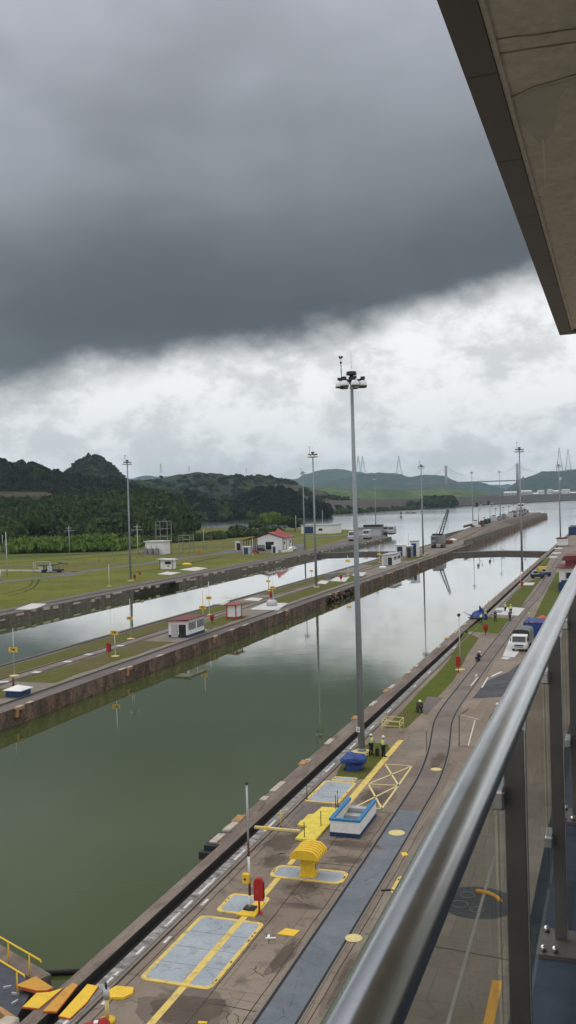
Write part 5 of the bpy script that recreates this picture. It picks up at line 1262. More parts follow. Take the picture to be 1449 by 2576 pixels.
# ================================================================== TRUCK
def truck():
    t = thing('truck', tuple((at(1288, 1640)+at(1330, 1640))/2+Vector((0, 3.2, 0))), 'white cab-over truck with a dark canvas cover over its bed', 'truck', None, -.06)
    W_ = .98
    prof = [(-3.05, .45), (-3.08, .95), (-2.98, 1.25), (-2.72, 2.05), (-2.5, 2.15), (-1.35, 2.15), (-1.30, .45)]
    b = MB(); b.extr(prof, (-W_, 0, 0), (0, 1, 0), (0, 0, 1), (1, 0, 0), 2*W_); b.build('cab', 'white', t, .06)
    b = MB(); b.extr([(-3.0, 1.30), (-2.99, 1.32), (-2.76, 2.0), (-2.74, 1.98)], (-W_+.12, -.03, 0), (0, 1, 0), (0, 0, 1), (1, 0, 0), 2*W_-.24); b.build('windscreen', 'glassdark', t)
    b = MB(); b.box((0, -3.09, .86), (1.5, .05, .16)); b.box((0, -3.12, .62), (1.1, .05, .12)); b.build('grille', 'dark', t)
    b = MB(); b.box((0, -3.12, .48), (2.0, .16, .22)); b.build('bumper', 'lightgrey', t, .03)
    for s_ in (-1, 1):
        b = MB(); b.box((s_*.76, -3.10, .86), (.32, .06, .2)); b.build('headlight', 'bowl', t, .02)
        b = MB(); b.box((s_*1.12, -2.8, 1.55), (.12, .08, .42)); b.build('mirror', 'dark', t, .02)
        b = MB(); b.box((s_*(W_+.005), -2.15, 1.65), (.03, .8, .5)); b.build('side_window', 'glassdark', t)
        for y in (-2.35, 1.6):
            b = MB(); b.tube([(s_*.72, y, .40), (s_*.98, y, .40)], .40, 16); wl = b.build('wheel', 'black', t); b = MB(); b.tube([(s_*.95, y, .40), (s_*.995, y, .40)], .2, 12); b.build('rim', 'lightgrey', wl)
    b = MB(); b.box((0, .65, .62), (.9, 5.4, .18)); b.build('chassis', 'dark', t)
    b = MB(); b.bb(-1.05, 1.05, -1.2, 3.1, .75, 1.3); b.build('bed', 'grey', t)
    arch = [(-1.08, 1.2), (-1.10, 2.35), (-.9, 2.62), (0, 2.74), (.9, 2.62), (1.10, 2.35), (1.08, 1.2)]
    b = MB(); b.extr(arch, (0, -1.22, 0), (1, 0, 0), (0, 0, 1), (0, 1, 0), 4.3); b.build('canvas_cover', M['canvas'], t, .03)
    b = MB(); b.extr([(p[0]*1.012, p[1]) for p in arch], (0, -1.30, 0), (1, 0, 0), (0, 0, 1), (0, 1, 0), .07); b.build('canvas_front', 'dark', t)
M['canvas'] = flat('grey green canvas', (0.14, 0.16, 0.15), 0.85, 0, .15)
truck()
b = MB(); b.prism([tuple(at(*p)[:2]) for p in ((1264, 1652), (1294, 1654), (1306, 1640), (1286, 1600))], .01, .05); tag(b.build('ramp_sheet', 'whitecon'), 'long white sheet on the ground left of the truck', 'sheet')
b = MB(); b.prism([tuple(at(*p)[:2]) for p in ((1258, 1657), (1275, 1660), (1285, 1655), (1268, 1654))], .01, .06); tag(b.build('white_board', 'whitecon'), 'short white board in front of the long white sheet', 'board')

# near bank far end: hut with maroon roof, bin, machines
t = hut((-8.6, 221.5, 0), 7.6, 9.0, 4.6, 'white hut with two stepped maroon roofs at the right edge', 0, 'maroon', 0, .7, 'white', False, 'hut', .0)
b = MB(); b.box((-1.2, -4.55, 2.9), (2.6, .08, 1.5)); f = b.build('window', 'lightgrey', t); b = MB(); b.box((-1.2, -4.6, 2.9), (2.2, .05, 1.2)); b.build('pane', 'glassdark', f)
b = MB(); b.extr([(-3.4, 6.0), (4.4, 6.0), (3.9, 7.2), (-2.8, 7.0)], (0, -2, 0), (1, 0, 0), (0, 0, 1), (0, 1, 0), 9); b.bb(-2.6, 3.8, -1.5, 6.5, 4.4, 6.0); b.build('upper_roof', 'maroon', t)
b = MB(); b.box((0, 0, 1.0), (2.4, 2.2, 1.8)); b.box((.3, 0, 2.1), (1.8, 1.6, .5)); o = b.build('covered_machine', 'navy'); o.location = at(1420, 1487); tag(o, 'navy wrapped machine at the corner of the maroon roofed hut', 'covered machine')
t = thing('yellow_bin', tuple(at(1365, 1444)), 'yellow open bin on legs in front of the parked utility cart', 'bin'); t.scale = (.75, .75, .75)
b = MB(); b.box((0, 0, 1.9), (2.6, 1.8, 1.3), 0, 1.08); b.build('bin_body', 'yellow', t, .05)
b = MB()
for x in (-.9, .9): b.box((x, 0, .6), (.25, 1.4, 1.3))
b.build('leg', 'yellow', t)
def cart(px, py, label, mat='navy', k=1.0):
    t = thing('utility_cart', tuple(at(px, py)), label, 'utility cart', None, .2)
    b = MB(); b.box((0, 0, .75), (3.4*k, 1.7*k, .7)); b.build('body', mat, t, .08)
    b = MB(); b.box((-.5*k, 0, 1.5), (1.4*k, 1.4*k, .9), 0, .85); b.build('cab', 'lightgrey', t, .05)
    b = MB(); b.box((-.5*k, -.68*k, 1.6), (1.0*k, .1, .5)); b.build('window', 'glassdark', t)
    for x in (-1.1*k, 1.1*k):
        for y in (-.75*k, .75*k): b = MB(); b.tube([(x, y-.12, .36), (x, y+.12, .36)], .36, 10); b.build('wheel', 'black', t)
cart(1352, 1455, 'dark utility cart below the yellow bin', 'dark', 1.0); cart(1372, 1450, 'blue utility cart right of the yellow bin', 'navy', .8)
hut((-20.8, 392, 0), 4, 7, 3.0, 'long low maroon roofed shed beyond the nearer gates', 0, 'maroon', 0, .4, 'coping', False, 'shed')
for i, (px, py, s_) in enumerate(((1330, 1470, 3.0), (1400, 1392, 3.6), (1392, 1402, 3), (1405, 1380, 3.5))):
    c = at(px, py); b = MB(); b.bb(-s_*.4, s_*.4, -3, 3, 0, .14); o = b.build('floor_slab', 'whitecon'); o.location = c; tag(o, 'pale slab %s' % ['beside the dark cart below the yellow bin', 'nearest of three slabs beyond the maroon roofed hut', 'leftmost slab beyond the maroon roofed hut', 'farthest slab beyond the maroon roofed hut'][i], 'slab')

# ================================================================== LOCOMOTIVES, CARS, CRANE
def loco(p, label, rz=0.0, mat='lightgrey', group='towing locomotives'):
    t = thing('towing_locomotive', p, label, 'locomotive', group, rz)
    prof = [(-4.6, .7), (-4.7, 1.9), (-3.3, 2.2), (-2.7, 3.7), (-1.4, 4.0), (-1.0, 2.7), (1.0, 2.7), (1.4, 4.0), (2.7, 3.7), (3.3, 2.2), (4.7, 1.9), (4.6, .7)]
    b = MB(); b.extr(prof, (-1.4, 0, 0), (0, 1, 0), (0, 0, 1), (1, 0, 0), 2.8); b.build('body', mat, t, .08)
    b = MB()
    for s_ in (-1, 1):
        b.extr([(s_*3.28, 2.35), (s_*3.34, 2.37), (s_*2.80, 3.6), (s_*2.74, 3.6)], (-1.15, 0, 0), (0, 1, 0), (0, 0, 1), (1, 0, 0), 2.3)
        for x in (-1.42, 1.42): b.box((x, s_*2.1, 3.1), (.05, .9, .8))
    b.build('cab_window', 'glassdark', t)
    b = MB(); b.box((0, 0, .45), (2.3, 8.4, .5)); b.build('underframe', 'dark', t)
    b = MB()
    for y in (-3, -1.5, 1.5, 3):
        b.tube([(-1.1, y, .45), (1.1, y, .45)], .45, 10)
    b.build('wheelset', 'dark', t)
    t.scale = (1.2, 1.05, 1.22)
    return t
loco((-121.5, 532, .1), 'locomotive nearest the tip of the far pier', .02)
loco((-125.5, 538, .1), 'locomotive standing left of the one at the tip of the far pier', .02)
loco((-129.5, 546, .1), 'locomotive partly hidden behind the thin lamp pole on the far pier', .02)
loco((-122.0, 478, .1), 'white locomotive right of the nearest mast on the far pier', .02)
loco((-124.8, 460, .1), 'locomotive seen just behind the nearest mast on the far pier', .02)
for i, (x, y, z) in enumerate(((-72, 720, 4.3), (-70.5, 760, 4.3), (-72, 800, 4.3))):
    loco((x, y, z), ['first of the locomotives on the raised approach platform', 'middle locomotive on the raised approach platform', 'last locomotive on the raised approach platform'][i], 0, 'grey')
def car(p, label, rz, mat, k=1.0):
    t = thing('parked_car', p, label, 'car', 'cars parked on the far bank', rz)
    b = MB(); b.extr([(-2.1, .35), (-2.15, .85), (-1.3, .98), (-.8, 1.5), (.9, 1.5), (1.5, .98), (2.1, .9), (2.1, .35)], (0, -.85, 0), (1, 0, 0), (0, 0, 1), (0, 1, 0), 1.7); b.build('body', mat, t, .06)
    b = MB(); b.box((.05, 0, 1.23), (2.0, 1.74, .36), 0, .8); b.build('window', 'glassdark', t)
    for x in (-1.35, 1.35):
        for y in (-.78, .78): b = MB(); b.tube([(x, y-.1, .33), (x, y+.1, .33)], .33, 10); b.build('wheel', 'black', t)
car(tuple(at(640, 1392)), 'red car under the lean-to of the workshop', .3, 'redroof'); car(tuple(at(628, 1388)), 'dark red car behind the red one by the workshop', .3, 'maroon'); car(tuple(at(655, 1387)), 'dark car against the workshop screen', .3, 'dark')
car(tuple(at(735, 1384)), 'white van parked at the workshop side wall', 1.2, 'white')
car(tuple(at(905, 1336)), 'white car left of the locomotives on the far pier', .6, 'white')
t = thing('field_vehicle', tuple(at(130, 1440)), 'dark open utility vehicle with a canopy parked on the field road', 'utility vehicle', None, .2)
b = MB(); b.box((-2.6, 0, 2.3), (2.6, 2.4, .2)); b.box((1.4, 0, 2.5), (2.6, 2.2, .25), .0, 1, Matrix.Rotation(-.15, 3, 'Y')); b.box((3.9, 0, 2.9), (2.6, 2.0, .2), 0, 1, Matrix.Rotation(.2, 3, 'Y')); b.build('canopy', 'dark', t)
b = MB(); b.box((-3.2, 0, 1.2), (1.4, 2.0, 1.9)); b.box((-.2, 0, 1.3), (1.6, 2.0, 1.7)); b.build('white_panel', 'lightgrey', t)
b = MB(); b.box((0, 0, .75), (7.6, 1.9, .5)); b.build('chassis', 'dark', t)
b = MB()
for x in (-2.6, 2.6):
    for y in (-.9, .9): b.tube([(x, y-.15, .5), (x, y+.15, .5)], .5, 10)
b.build('wheel', 'black', t)
for x in (-3.6, -1.4, .6, 2.8): 
    b = MB(); b.tube([(x, -.9, .8), (x, -.9, 2.4)], .09, 5); b.build('canopy_post', 'dark', t)
t = thing('tubular_gate', tuple(at(105, 1440)), 'grey tubular gate left of the dark utility vehicle', 'gate')
b = MB()
for x in (-2.6, 2.6, -2, 2.8): b.tube([(x, x*.3, 0), (x, x*.3, 3.4)], .09, 5)
b.tube([(-2.6, -.8, 3.4), (2.8, .8, 3.4)], .1, 5); b.tube([(-2.6, -.8, 1.7), (2.8, .8, 1.7)], .06, 5); b.build('tube_frame', 'lightgrey', t)
b = MB(); b.bb(-13, 9, -.2, .2, 0, .5); o = b.build('low_kerb_wall', 'whitecon'); o.location = at(60, 1437); o.rotation_euler = (0, 0, -.1); tag(o, 'low white kerb running left from the tubular gate', 'kerb wall')
# crawler crane
p = at(1103, 1378)
t = thing('crawler_crane', tuple(p), 'grey crawler crane with a raised lattice boom', 'crane', None, 0)
b = MB(); b.box((-1.9, 0, .7), (1.1, 6.5, 1.4)); b.box((1.9, 0, .7), (1.1, 6.5, 1.4)); b.build('crawler_track', 'dark', t, .3)
b = MB(); b.box((-.2, 1.2, 3.4), (5.0, 6.5, 3.4)); b.build('machine_house', 'grey', t, .15)
b = MB(); b.box((-.2, 0, 5.4), (4.2, 2.2, .7)); b.build('roof_gear', 'dark', t)
b = MB(); b.box((-1.3, -2.9, 3.6), (2.0, 1.6, 2.4)); c_ = b.build('cab', 'grey', t, .08); b = MB(); b.box((-1.3, -3.74, 4.0), (1.7, .06, 1.2)); b.build('cab_window', 'glassdark', c_)
b = MB(); A = Vector((.4, -1.6, 2.6)); B_ = Vector((4.0, 2.0, 15.4)); d = (B_-A).normalized(); u = Vector((1, 0, -.28)).normalized(); v = d.cross(u)
def cr(s_, i, j): wd = .75*(1-.55*s_) if s_ > .15 else .3+.4*s_/.15*.9; return A.lerp(B_, s_)+u*i*wd+v*j*wd
N_ = 12
for i, j in ((-1, -1), (1, -1), (1, 1), (-1, 1)):
    for k in range(N_): b.beam(cr(k/N_, i, j), cr((k+1)/N_, i, j), .18)
for k in range(N_):
    for (i, j), (i2, j2) in (((-1, -1), (1, -1)), ((1, -1), (1, 1)), ((1, 1), (-1, 1)), ((-1, 1), (-1, -1))): b.beam(cr(k/N_, i, j), cr((k+1)/N_, i2, j2), .10)
b.build('lattice_boom', 'dark', t)
b = MB(); b.tube([B_, B_+Vector((.1, -.3, -2.5))], .04, 4); b.tube([B_, Vector((-1.2, 3.8, 6.4))], .05, 4); b.tube([Vector((-1.2, 3.8, 6.4)), Vector((-1.2, 2, 5))], .12, 4); b.build('cable', 'dark', t)
# small stuff on the island near the crane
b = MB(); b.box((0, 0, .8), (3, 5, 1.6)); o = b.build('crate_stack', 'rust'); o.location = at(1128, 1368, .03); tag(o, 'rusty crate right of the crawler crane', 'crate')
b = MB(); b.lathe([(1.6, 0), (1.7, .8), (.8, 1.3)], (0, 0, 0), 12); o = b.build('covered_dinghy', 'white'); o.location = at(1140, 1362, .03); tag(o, 'white covered dinghy right of the rusty crate', 'dinghy')
b = MB(); b.lathe([(1.0, 0), (1.1, .6), (.9, .9), (.2, 1.0)], (0, 0, 0), 12); o = b.build('white_tub', 'white'); o.location = at(963, 1432, .03); tag(o, 'round white tub left of the far white hut', 'tub')
b = MB(); b.box((0, 0, .5), (1.2, 6, .9)); b.box((0, -4, .6), (1.5, 2, 1.2)); o = b.build('winch_skid', 'grey'); o.location = at(835, 1451, .03); tag(o, 'grey winch skid on the left side of the island', 'winch')
b = MB(); b.lathe([(1.1, 0), (1.1, .9), (.7, 1.2), (.3, 1.25)], (0, 0, 0), 12); o = b.build('wall_bollard', 'lightgrey'); o.location = at(684, 1524, .03); tag(o, 'squat grey bollard on the large pale slab', 'bollard')
# figures of lamps and huts on the raised approach platform
def plat(px, py): return at(px, py, 4.25)
def double_lamp(px, py, h, label, k=1.0):
    t = thing('signal_post', tuple(plat(px, py)), label, 'signal post', 'signal posts on the approach platform')
    b = MB(); b.tube([(0, 0, 0), (0, 0, h)], .28, 6, .2); b.build('post', 'lightgrey', t)
    b = MB(); b.box((-.7, 0, h+.4), (1.3, 1.1, 2.4)); b.build('signal_head', 'dark', t, .1)
    b = MB(); b.tube([(0, 0, h*.7), (1.6, 0, h*.85), (1.6, 0, h*.98)], .15, 5); b.box((1.6, 0, h), (.8, .8, .9)); b.build('side_arm', 'lightgrey', t)
double_lamp(1204, 1320, 11, 'signal post left of the approach huts'); double_lamp(1233, 1314, 11.5, 'signal post right of the first one on the approach platform')
for i, (px, py, h) in enumerate(((1218, 1320, 4), (1247, 1312, 8), (1266, 1307, 8), (1280, 1302, 8), (1292, 1299, 9), (1257, 1309, 4))):
    p = plat(px, py); t = thing('small_lamp_post', tuple(p), ['short lamp post between the two signal posts', 'first thin lamp post past the signal posts', 'second thin lamp post past the signal posts', 'third thin lamp post past the signal posts', 'thin lamp post before the locomotives on the approach', 'stub lamp post beside the first approach mast'][i], 'lamp post')
    b = MB(); b.tube([(0, 0, 0), (0, 0, h)], .13, 5); b.build('post', 'grey', t)
    b = MB(); b.box((.3, 0, h), (1.1, .5, .4)); b.build('lamp_head', 'dark', t)
r = random.Random(21)
DESC = ['squat white hut by the first signal post', 'rusty winch beside the squat white hut', 'dark winch right of the rusty one', 'second dark winch on the approach platform', 'pale tank before the first thin lamp post', 'grey locker after the pale tank', 'grey cabinet below the second thin lamp post', 'pale cabinet below the third thin lamp post', 'grey bin near the locomotives', 'white locker near the locomotives']
for i, (px, py, s_, mt) in enumerate(((1196, 1322, 3.2, 'white'), (1212, 1320, 2.6, 'rust'), (1222, 1318, 3, 'dark'), (1229, 1316, 3, 'dark'), (1242, 1312, 4.2, 'lightgrey'), (1256, 1309, 3, 'grey'), (1268, 1306, 4, 'grey'), (1284, 1302, 4.5, 'lightgrey'), (1296, 1299, 3.6, 'grey'), (1302, 1297, 4, 'white'))):
    p = plat(px, py); t = thing('deck_equipment', tuple(p), DESC[i], 'deck equipment', 'equipment on the approach platform')
    b = MB(); b.box((0, 0, s_*.4), (s_*.8, s_*1.3, s_*.8)); b.build('casing', mt, t, .2)
    b = MB(); b.box((0, 0, s_*.86), (s_*.5, s_*.7, s_*.16)); b.build('top_cover', 'dark', t)
t = thing('portal_building', (-78, 545, 0), 'grey lean-to bunker with a white doorway at the foot of the approach platform', 'bunker')
b = MB(); b.bb(-.6, 5.2, 0, 12, 0.02, 5.0); b.build('wall', 'wallgrey', t); b = MB(); b.bb(1.4, 4.9, -.15, .05, .5, 4.4); b.build('white_panel', 'white', t); b = MB(); b.bb(-.2, 1.2, -.15, .05, .5, 4.2); b.build('doorway', 'glassdark', t)
# tug moored behind the pier end
t = thing('tug', (-80, 860, 0), 'white topped tug with a raked mast moored behind the end of the approach pier', 'tug', None, 0)
b = MB(); b.extr([(-16, 0), (-15, 3.4), (12, 3.0), (18, 4.6), (17, 0)], (-5, 0, WL), (0, 1, 0), (0, 0, 1), (1, 0, 0), 10); b.build('hull', 'dark', t, .6)
b = MB(); b.box((0, -2, 6.4), (7, 14, 6)); b.build('deckhouse', 'lightgrey', t, .2)
b = MB(); b.box((0, 0, 11), (5.5, 6, 3.6), 0, .9); w_ = b.build('wheelhouse', 'white', t, .2); b = MB(); b.box((0, -3.0, 11.2), (4.6, .1, 1.4)); b.box((2.75, 0, 11.2), (.1, 5, 1.4)); b.build('wheelhouse_window', 'glassdark', w_)
b = MB(); b.tube([(0, 1, 12.5), (1.4, 4, 18.5)], .35, 6); b.tube([(-3, 2.4, 15), (4.5, 2.4, 15)], .15, 5); b.build('mast', 'dark', t)
b = MB(); b.bb(-5.2, 5.2, -18, 14, 4.1, 6.6); o = b.build('bulwark', 'apron', t)
# buoys and log booms
def buoy(px, py, k, label):
    t = thing('channel_buoy', tuple(at(px, py, WL)), label, 'buoy', 'buoys in the lake')
    b = MB(); b.lathe([(1.5*k, -.3), (1.6*k, .4), (.5*k, .9), (.3*k, 3.2*k), (.9*k, 3.4*k), (.9*k, 4.6*k), (.1, 4.8*k)], (0, 0, 0), 10); b.build('buoy_body', 'dark', t)
buoy(1009, 1301, 1.2, 'buoy left of the pair of boom floats'); buoy(1210, 1272, 1.6, 'far buoy between the approach masts')
for i, (px, py) in enumerate(((1026, 1291), (1040, 1291), (1118, 1276), (1150, 1276), (1158, 1276), (1196, 1274), (1205, 1270), (1242, 1269))):
    t = thing('boom_float', tuple(at(px, py, WL+.2)), ['left float of the pair right of the near buoy', 'right float of the pair right of the near buoy', 'lone float before the middle pair', 'left float of the middle pair', 'right float of the middle pair', 'float just left of the far buoy', 'float above the far buoy', 'farthest float, near the dam'][i], 'float', 'floats in the lake')
    b = MB(); b.tube([(-3.2-i*.2, 0, 0), (3.2+i*.2, 0, 0)], 1.0+i*.06, 8); b.build('float_body', 'dark', t)
# far bank of the near side beyond the gates, partly seen
t = thing('bank_equipment', tuple(at(1444, 1345)), 'dark green machine on the near bank beyond the last mast', 'machine')
b = MB(); b.box((0, 0, 2), (5, 6, 4)); b.build('casing', 'navy', t, .3); b = MB(); b.box((0, 0, 4.3), (3, 3, .8)); b.build('top_unit', 'grey', t)

# ================================================================== FAR LAND, HILLS, FOREST
def far_land():
    P = [at(470, 1327), at(480, 1311), at(560, 1308), at(640, 1307), at(740, 1305), at(800, 1300), at(822, 1295), at(832, 1290.5), at(900, 1287), at(1000, 1281), at(1150, 1272), at(1300, 1264), at(1449, 1257), at(1560, 1252)]
    P = [(p.x, p.y) for p in P] + [(7500, 5300), (7500, 12000), (-11500, 12000), (-11500, 640), (-1600, 520), (-700, 700)]
    b = MB(); b.prism(P, -5, -.3); struct('far_ground', b, 'hill_mid')
far_land()
def lerp_sil(sil, x):
    if x <= sil[0][0]: return sil[0][1]
    for (x0, y0), (x1, y1) in zip(sil, sil[1:]):
        if x <= x1:
            t = (x-x0)/(x1-x0); t = t*t*(3-2*t)*.5+t*.5; return y0+(y1-y0)*t
    return sil[-1][1]
RG = {}
def ridge(name, sil, depth, thick, mat, amp, cell, step, zb=-1.0, back=True, spur=.18, seed=0, prof=1.3, key=None):
    mpp = depth/F_PX; nx = int((sil[-1][0]-sil[0][0])*mpp/step); J = max(6, int(thick/step)); KB = max(3, J//4) if back else 0
    vs = []; rows = J+1+KB
    for i in range(nx+1):
        px = sil[0][0]+(sil[-1][0]-sil[0][0])*i/nx; c = ray(px, lerp_sil(sil, px), depth); g = Vector((c.x, c.y)); gl = g.length; u = g/gl
        for j in range(-KB, J+1):
            s_ = j/J if j >= 0 else -j/max(KB, 1)
            dd = gl - thick*s_ if j >= 0 else gl + thick*.5*s_
            x, y = u.x*dd, u.y*dd
            h = (c.z-zb)*max(0.0, 1-abs(s_)**prof)**(1.0) if j >= 0 else (c.z-zb)*(1-s_*s_)
            q = Vector((x/170+seed, y/170, 0)); mid = math.sin(math.pi*min(1, abs(s_)))
            h *= 1+spur*mid*2*noise.noise(q)
            if amp:
                dist, _ = noise.voronoi(Vector((x/cell, y/cell, seed)))
                edge = min(1.0, h/6.0)
                h += amp*edge*(.75-dist[0]*1.15) + amp*.6*edge*noise.noise(Vector((x/cell*.37, y/cell*.37, 3)))
            vs.append((x, y, zb+h))
    fs = [(i*rows+j, i*rows+j+1, (i+1)*rows+j+1, (i+1)*rows+j) for i in range(nx) for j in range(rows-1)]
    b = MB(); b.add(vs, fs, True); o = tag(b.build(name, mat, None, 0, True), kind='structure')
    RG[key or name] = (vs, nx, rows, KB)
    return o
def surf_pts(key, n, s0=0.0, s1=1.0, x0=0.0, x1=1.0, seed=1):
    vs, nx, rows, KB = RG[key]; r = random.Random(seed); out = []
    for _ in range(n):
        i = int(r.uniform(x0, x1)*nx); j = KB+int(r.uniform(s0, s1)*(rows-1-KB)); out.append(vs[min(i, nx)*rows+min(j, rows-1)])
    return out
# distant ranges first
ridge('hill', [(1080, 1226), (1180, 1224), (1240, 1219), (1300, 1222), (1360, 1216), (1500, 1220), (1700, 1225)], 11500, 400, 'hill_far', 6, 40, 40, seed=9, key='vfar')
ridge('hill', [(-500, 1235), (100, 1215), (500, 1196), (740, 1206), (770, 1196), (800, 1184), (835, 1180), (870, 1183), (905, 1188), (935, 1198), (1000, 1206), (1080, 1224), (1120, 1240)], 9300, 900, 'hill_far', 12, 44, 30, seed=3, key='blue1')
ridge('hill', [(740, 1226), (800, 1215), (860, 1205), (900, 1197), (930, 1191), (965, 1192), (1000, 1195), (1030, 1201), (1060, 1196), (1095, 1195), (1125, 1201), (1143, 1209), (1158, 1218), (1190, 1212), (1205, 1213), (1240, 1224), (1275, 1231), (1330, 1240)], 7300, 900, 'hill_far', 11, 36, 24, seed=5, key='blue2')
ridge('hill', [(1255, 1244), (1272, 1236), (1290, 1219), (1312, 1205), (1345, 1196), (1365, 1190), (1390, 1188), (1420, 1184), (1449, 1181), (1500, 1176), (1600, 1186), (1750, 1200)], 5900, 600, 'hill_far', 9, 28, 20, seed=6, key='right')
ridge('hill', [(760, 1232), (830, 1226), (900, 1233), (960, 1231), (1020, 1236), (1080, 1231), (1150, 1236), (1190, 1240), (1230, 1246)], 2900, 550, 'hill_bright', 4, 16, 11, seed=7, spur=.3, key='bright')
ridge('hill', [(-200, 1219), (280, 1212), (340, 1211), (400, 1207), (460, 1205), (500, 1203), (560, 1205), (600, 1206), (640, 1211), (690, 1216), (730, 1223), (760, 1234), (800, 1245), (850, 1261)], 2300, 600, 'hill_grass', 6, 15, 9, seed=2, spur=.35, key='back')
ridge('hill', [(690, 1218), (745, 1219), (790, 1232), (850, 1249), (900, 1258)], 1850, 320, 'terrace', 1.2, 12, 8, seed=4, key='terr')
ridge('hill', [(120, 1215), (160, 1198), (180, 1182), (198, 1166), (214, 1155), (228, 1149), (240, 1149), (254, 1155), (270, 1168), (286, 1182), (302, 1194), (325, 1208)], 1700, 260, 'hill_mid', 6, 12, 6, seed=8, spur=.1, key='cone')
ridge('hill', [(-400, 1189), (-200, 1175), (0, 1171), (25, 1181), (55, 1179), (90, 1183), (125, 1194), (155, 1203), (180, 1210), (220, 1213), (260, 1216), (300, 1219), (325, 1231), (370, 1253), (420, 1275)], 1200, 330, 'hill_dark', 3, 11, 7, seed=1, key='left')
ridge('hill', [(270, 1232), (320, 1222), (370, 1222), (420, 1228), (470, 1240), (520, 1252), (580, 1268), (640, 1280), (700, 1292)], 1300, 170, 'hill_grass', 2.5, 10, 5, seed=11, key='slope')
ridge('hill', [(590, 1280), (612, 1262), (640, 1248), (690, 1243), (720, 1248), (755, 1266), (785, 1282), (815, 1290), (832, 1293)], 1280, 140, 'hill_dark', 1.5, 10, 6, seed=12, key='clump')
ridge('hill', [(-400, 1285), (-100, 1280), (60, 1284), (180, 1276), (270, 1266), (340, 1262), (410, 1272), (455, 1294), (480, 1312)], 800, 210, 'hill_dark', 1.0, 10, 7, seed=13, key='front')
ridge('hill', [(-200, 1238), (0, 1236), (112, 1237), (148, 1248), (170, 1262), (200, 1285)], 930, 60, 'terrace', .2, 9, 4, seed=14, spur=0, prof=.9, key='cut')
# rockfill dam along the lake
def dam():
    S = [(780, 1293.5), (832, 1290), (900, 1286.5), (1000, 1281), (1150, 1272), (1300, 1264), (1449, 1257), (1560, 1251.5)]
    vs = []; P = []
    for px, py in S:
        p = at(px, py); u = Vector((p.x, p.y, 0)).normalized(); P.append((p, u))
    for k, (off, z) in enumerate(((4, -.6), (26, 4.0), (70, 18.2), (84, 18.6), (140, 2.0))):
        for p, u in P: q = p+u*off; vs.append((q.x, q.y, z))
    n = len(S); fs = [(k*n+i, k*n+i+1, (k+1)*n+i+1, (k+1)*n+i) for k in range(4) for i in range(n-1)]
    b = MB(); b.add(vs, fs); tag(b.build('embankment', 'dam'), 'long brown rockfill dam along the far side of the lake', 'dam')
dam()
# --- leaf-clump trees
def crown_template(seed, nq, R=1.0, Hh=1.0, blobs=8, qs=.24):
    r = np.random.RandomState(seed); C_ = []; 
    for k in range(blobs):
        a = r.rand()*6.28; rr = r.rand()**.5*.62; C_.append((rr*math.cos(a), rr*math.sin(a), .42+.42*r.rand()*(1-rr*.5), .30+.16*r.rand()))
    C_.append((0, 0, .72, .38))
    C_ = np.array(C_); idx = r.randint(0, len(C_), nq); d = r.normal(size=(nq, 3)); d /= np.linalg.norm(d, axis=1)[:, None]; d[:, 2] = np.where(d[:, 2] < -.35, -d[:, 2], d[:, 2])
    c = C_[idx, :3]+d*C_[idx, 3:4]*np.array([1, 1, .72])*(0.86+.2*r.rand(nq, 1))
    nrm = d+r.normal(size=(nq, 3))*.38; nrm /= np.linalg.norm(nrm, axis=1)[:, None]
    t = np.cross(nrm, r.normal(size=(nq, 3))); t /= np.linalg.norm(t, axis=1)[:, None]; b_ = np.cross(nrm, t)
    s = qs*(.6+.8*r.rand(nq, 1))
    q = np.stack([c-t*s-b_*s*.7, c+t*s-b_*s*.7, c+t*s*.8+b_*s*.7, c-t*s*.8+b_*s*.7], 1)
    q[:, :, 0] *= R; q[:, :, 1] *= R; q[:, :, 2] *= Hh
    return q
TPL = [crown_template(s_, 150) for s_ in range(5)]
def mass(name, pts, mat, size=(5.5, 13), jitter=.35, seed=0, tpl=None):
    r = np.random.RandomState(seed+50); out = []
    for i, p in enumerate(pts):
        T_ = (tpl or TPL)[r.randint(0, 5)]; a = r.rand()*6.28; k = 1+jitter*(r.rand()*2-1); k2 = 1+jitter*(r.rand()*2-1)
        c, s_ = math.cos(a), math.sin(a); Q = T_.copy(); x = (Q[:, :, 0]*c-Q[:, :, 1]*s_)*size[0]*k+p[0]; y = (Q[:, :, 0]*s_+Q[:, :, 1]*c)*size[0]*k+p[1]; z = Q[:, :, 2]*size[1]*k2+p[2]-1.5
        out.append(np.stack([x, y, z], 2))
    A = np.concatenate(out).reshape(-1, 3).astype(np.float32); n = len(A)//4
    me = bpy.data.meshes.new(name); me.vertices.add(len(A)); me.vertices.foreach_set('co', A.ravel()); me.loops.add(4*n); me.loops.foreach_set('vertex_index', np.arange(4*n, dtype=np.int32))
    me.polygons.add(n); me.polygons.foreach_set('loop_start', np.arange(0, 4*n, 4, dtype=np.int32)); me.update(); me.validate(); me.materials.append(M[mat])
    o = bpy.data.objects.new(name, me); C.objects.link(o); return tag(o, kind='stuff')
def region(px0, px1, d0, d1, n, seed, z=0.0):
    r = random.Random(seed); out = []
    for _ in range(n):
        px = r.uniform(px0, px1); dd = math.sqrt(r.uniform(d0*d0, d1*d1)); p = ray(px, 1300, dd); out.append((p.x, p.y, z))
    return out
mass('forest', surf_pts('front', 1000, 0, 1, 0.3, 1, 1), 'leaf_dark', (5.4, 8.5), seed=1, jitter=.45)
mass('forest', surf_pts('front', 420, 0, 1, 0.3, 1, 6), 'leaf_mid', (5.2, 9), seed=6, jitter=.5)
mass('forest', region(-60, 478, 560, 780, 220, 7, -.5), 'leaf_dark', (5.5, 10), seed=7, jitter=.5)
mass('forest', surf_pts('left', 1500, -.02, .75, .35, 1, 2), 'leaf_deep', (6.6, 7.5), seed=2, jitter=.45)
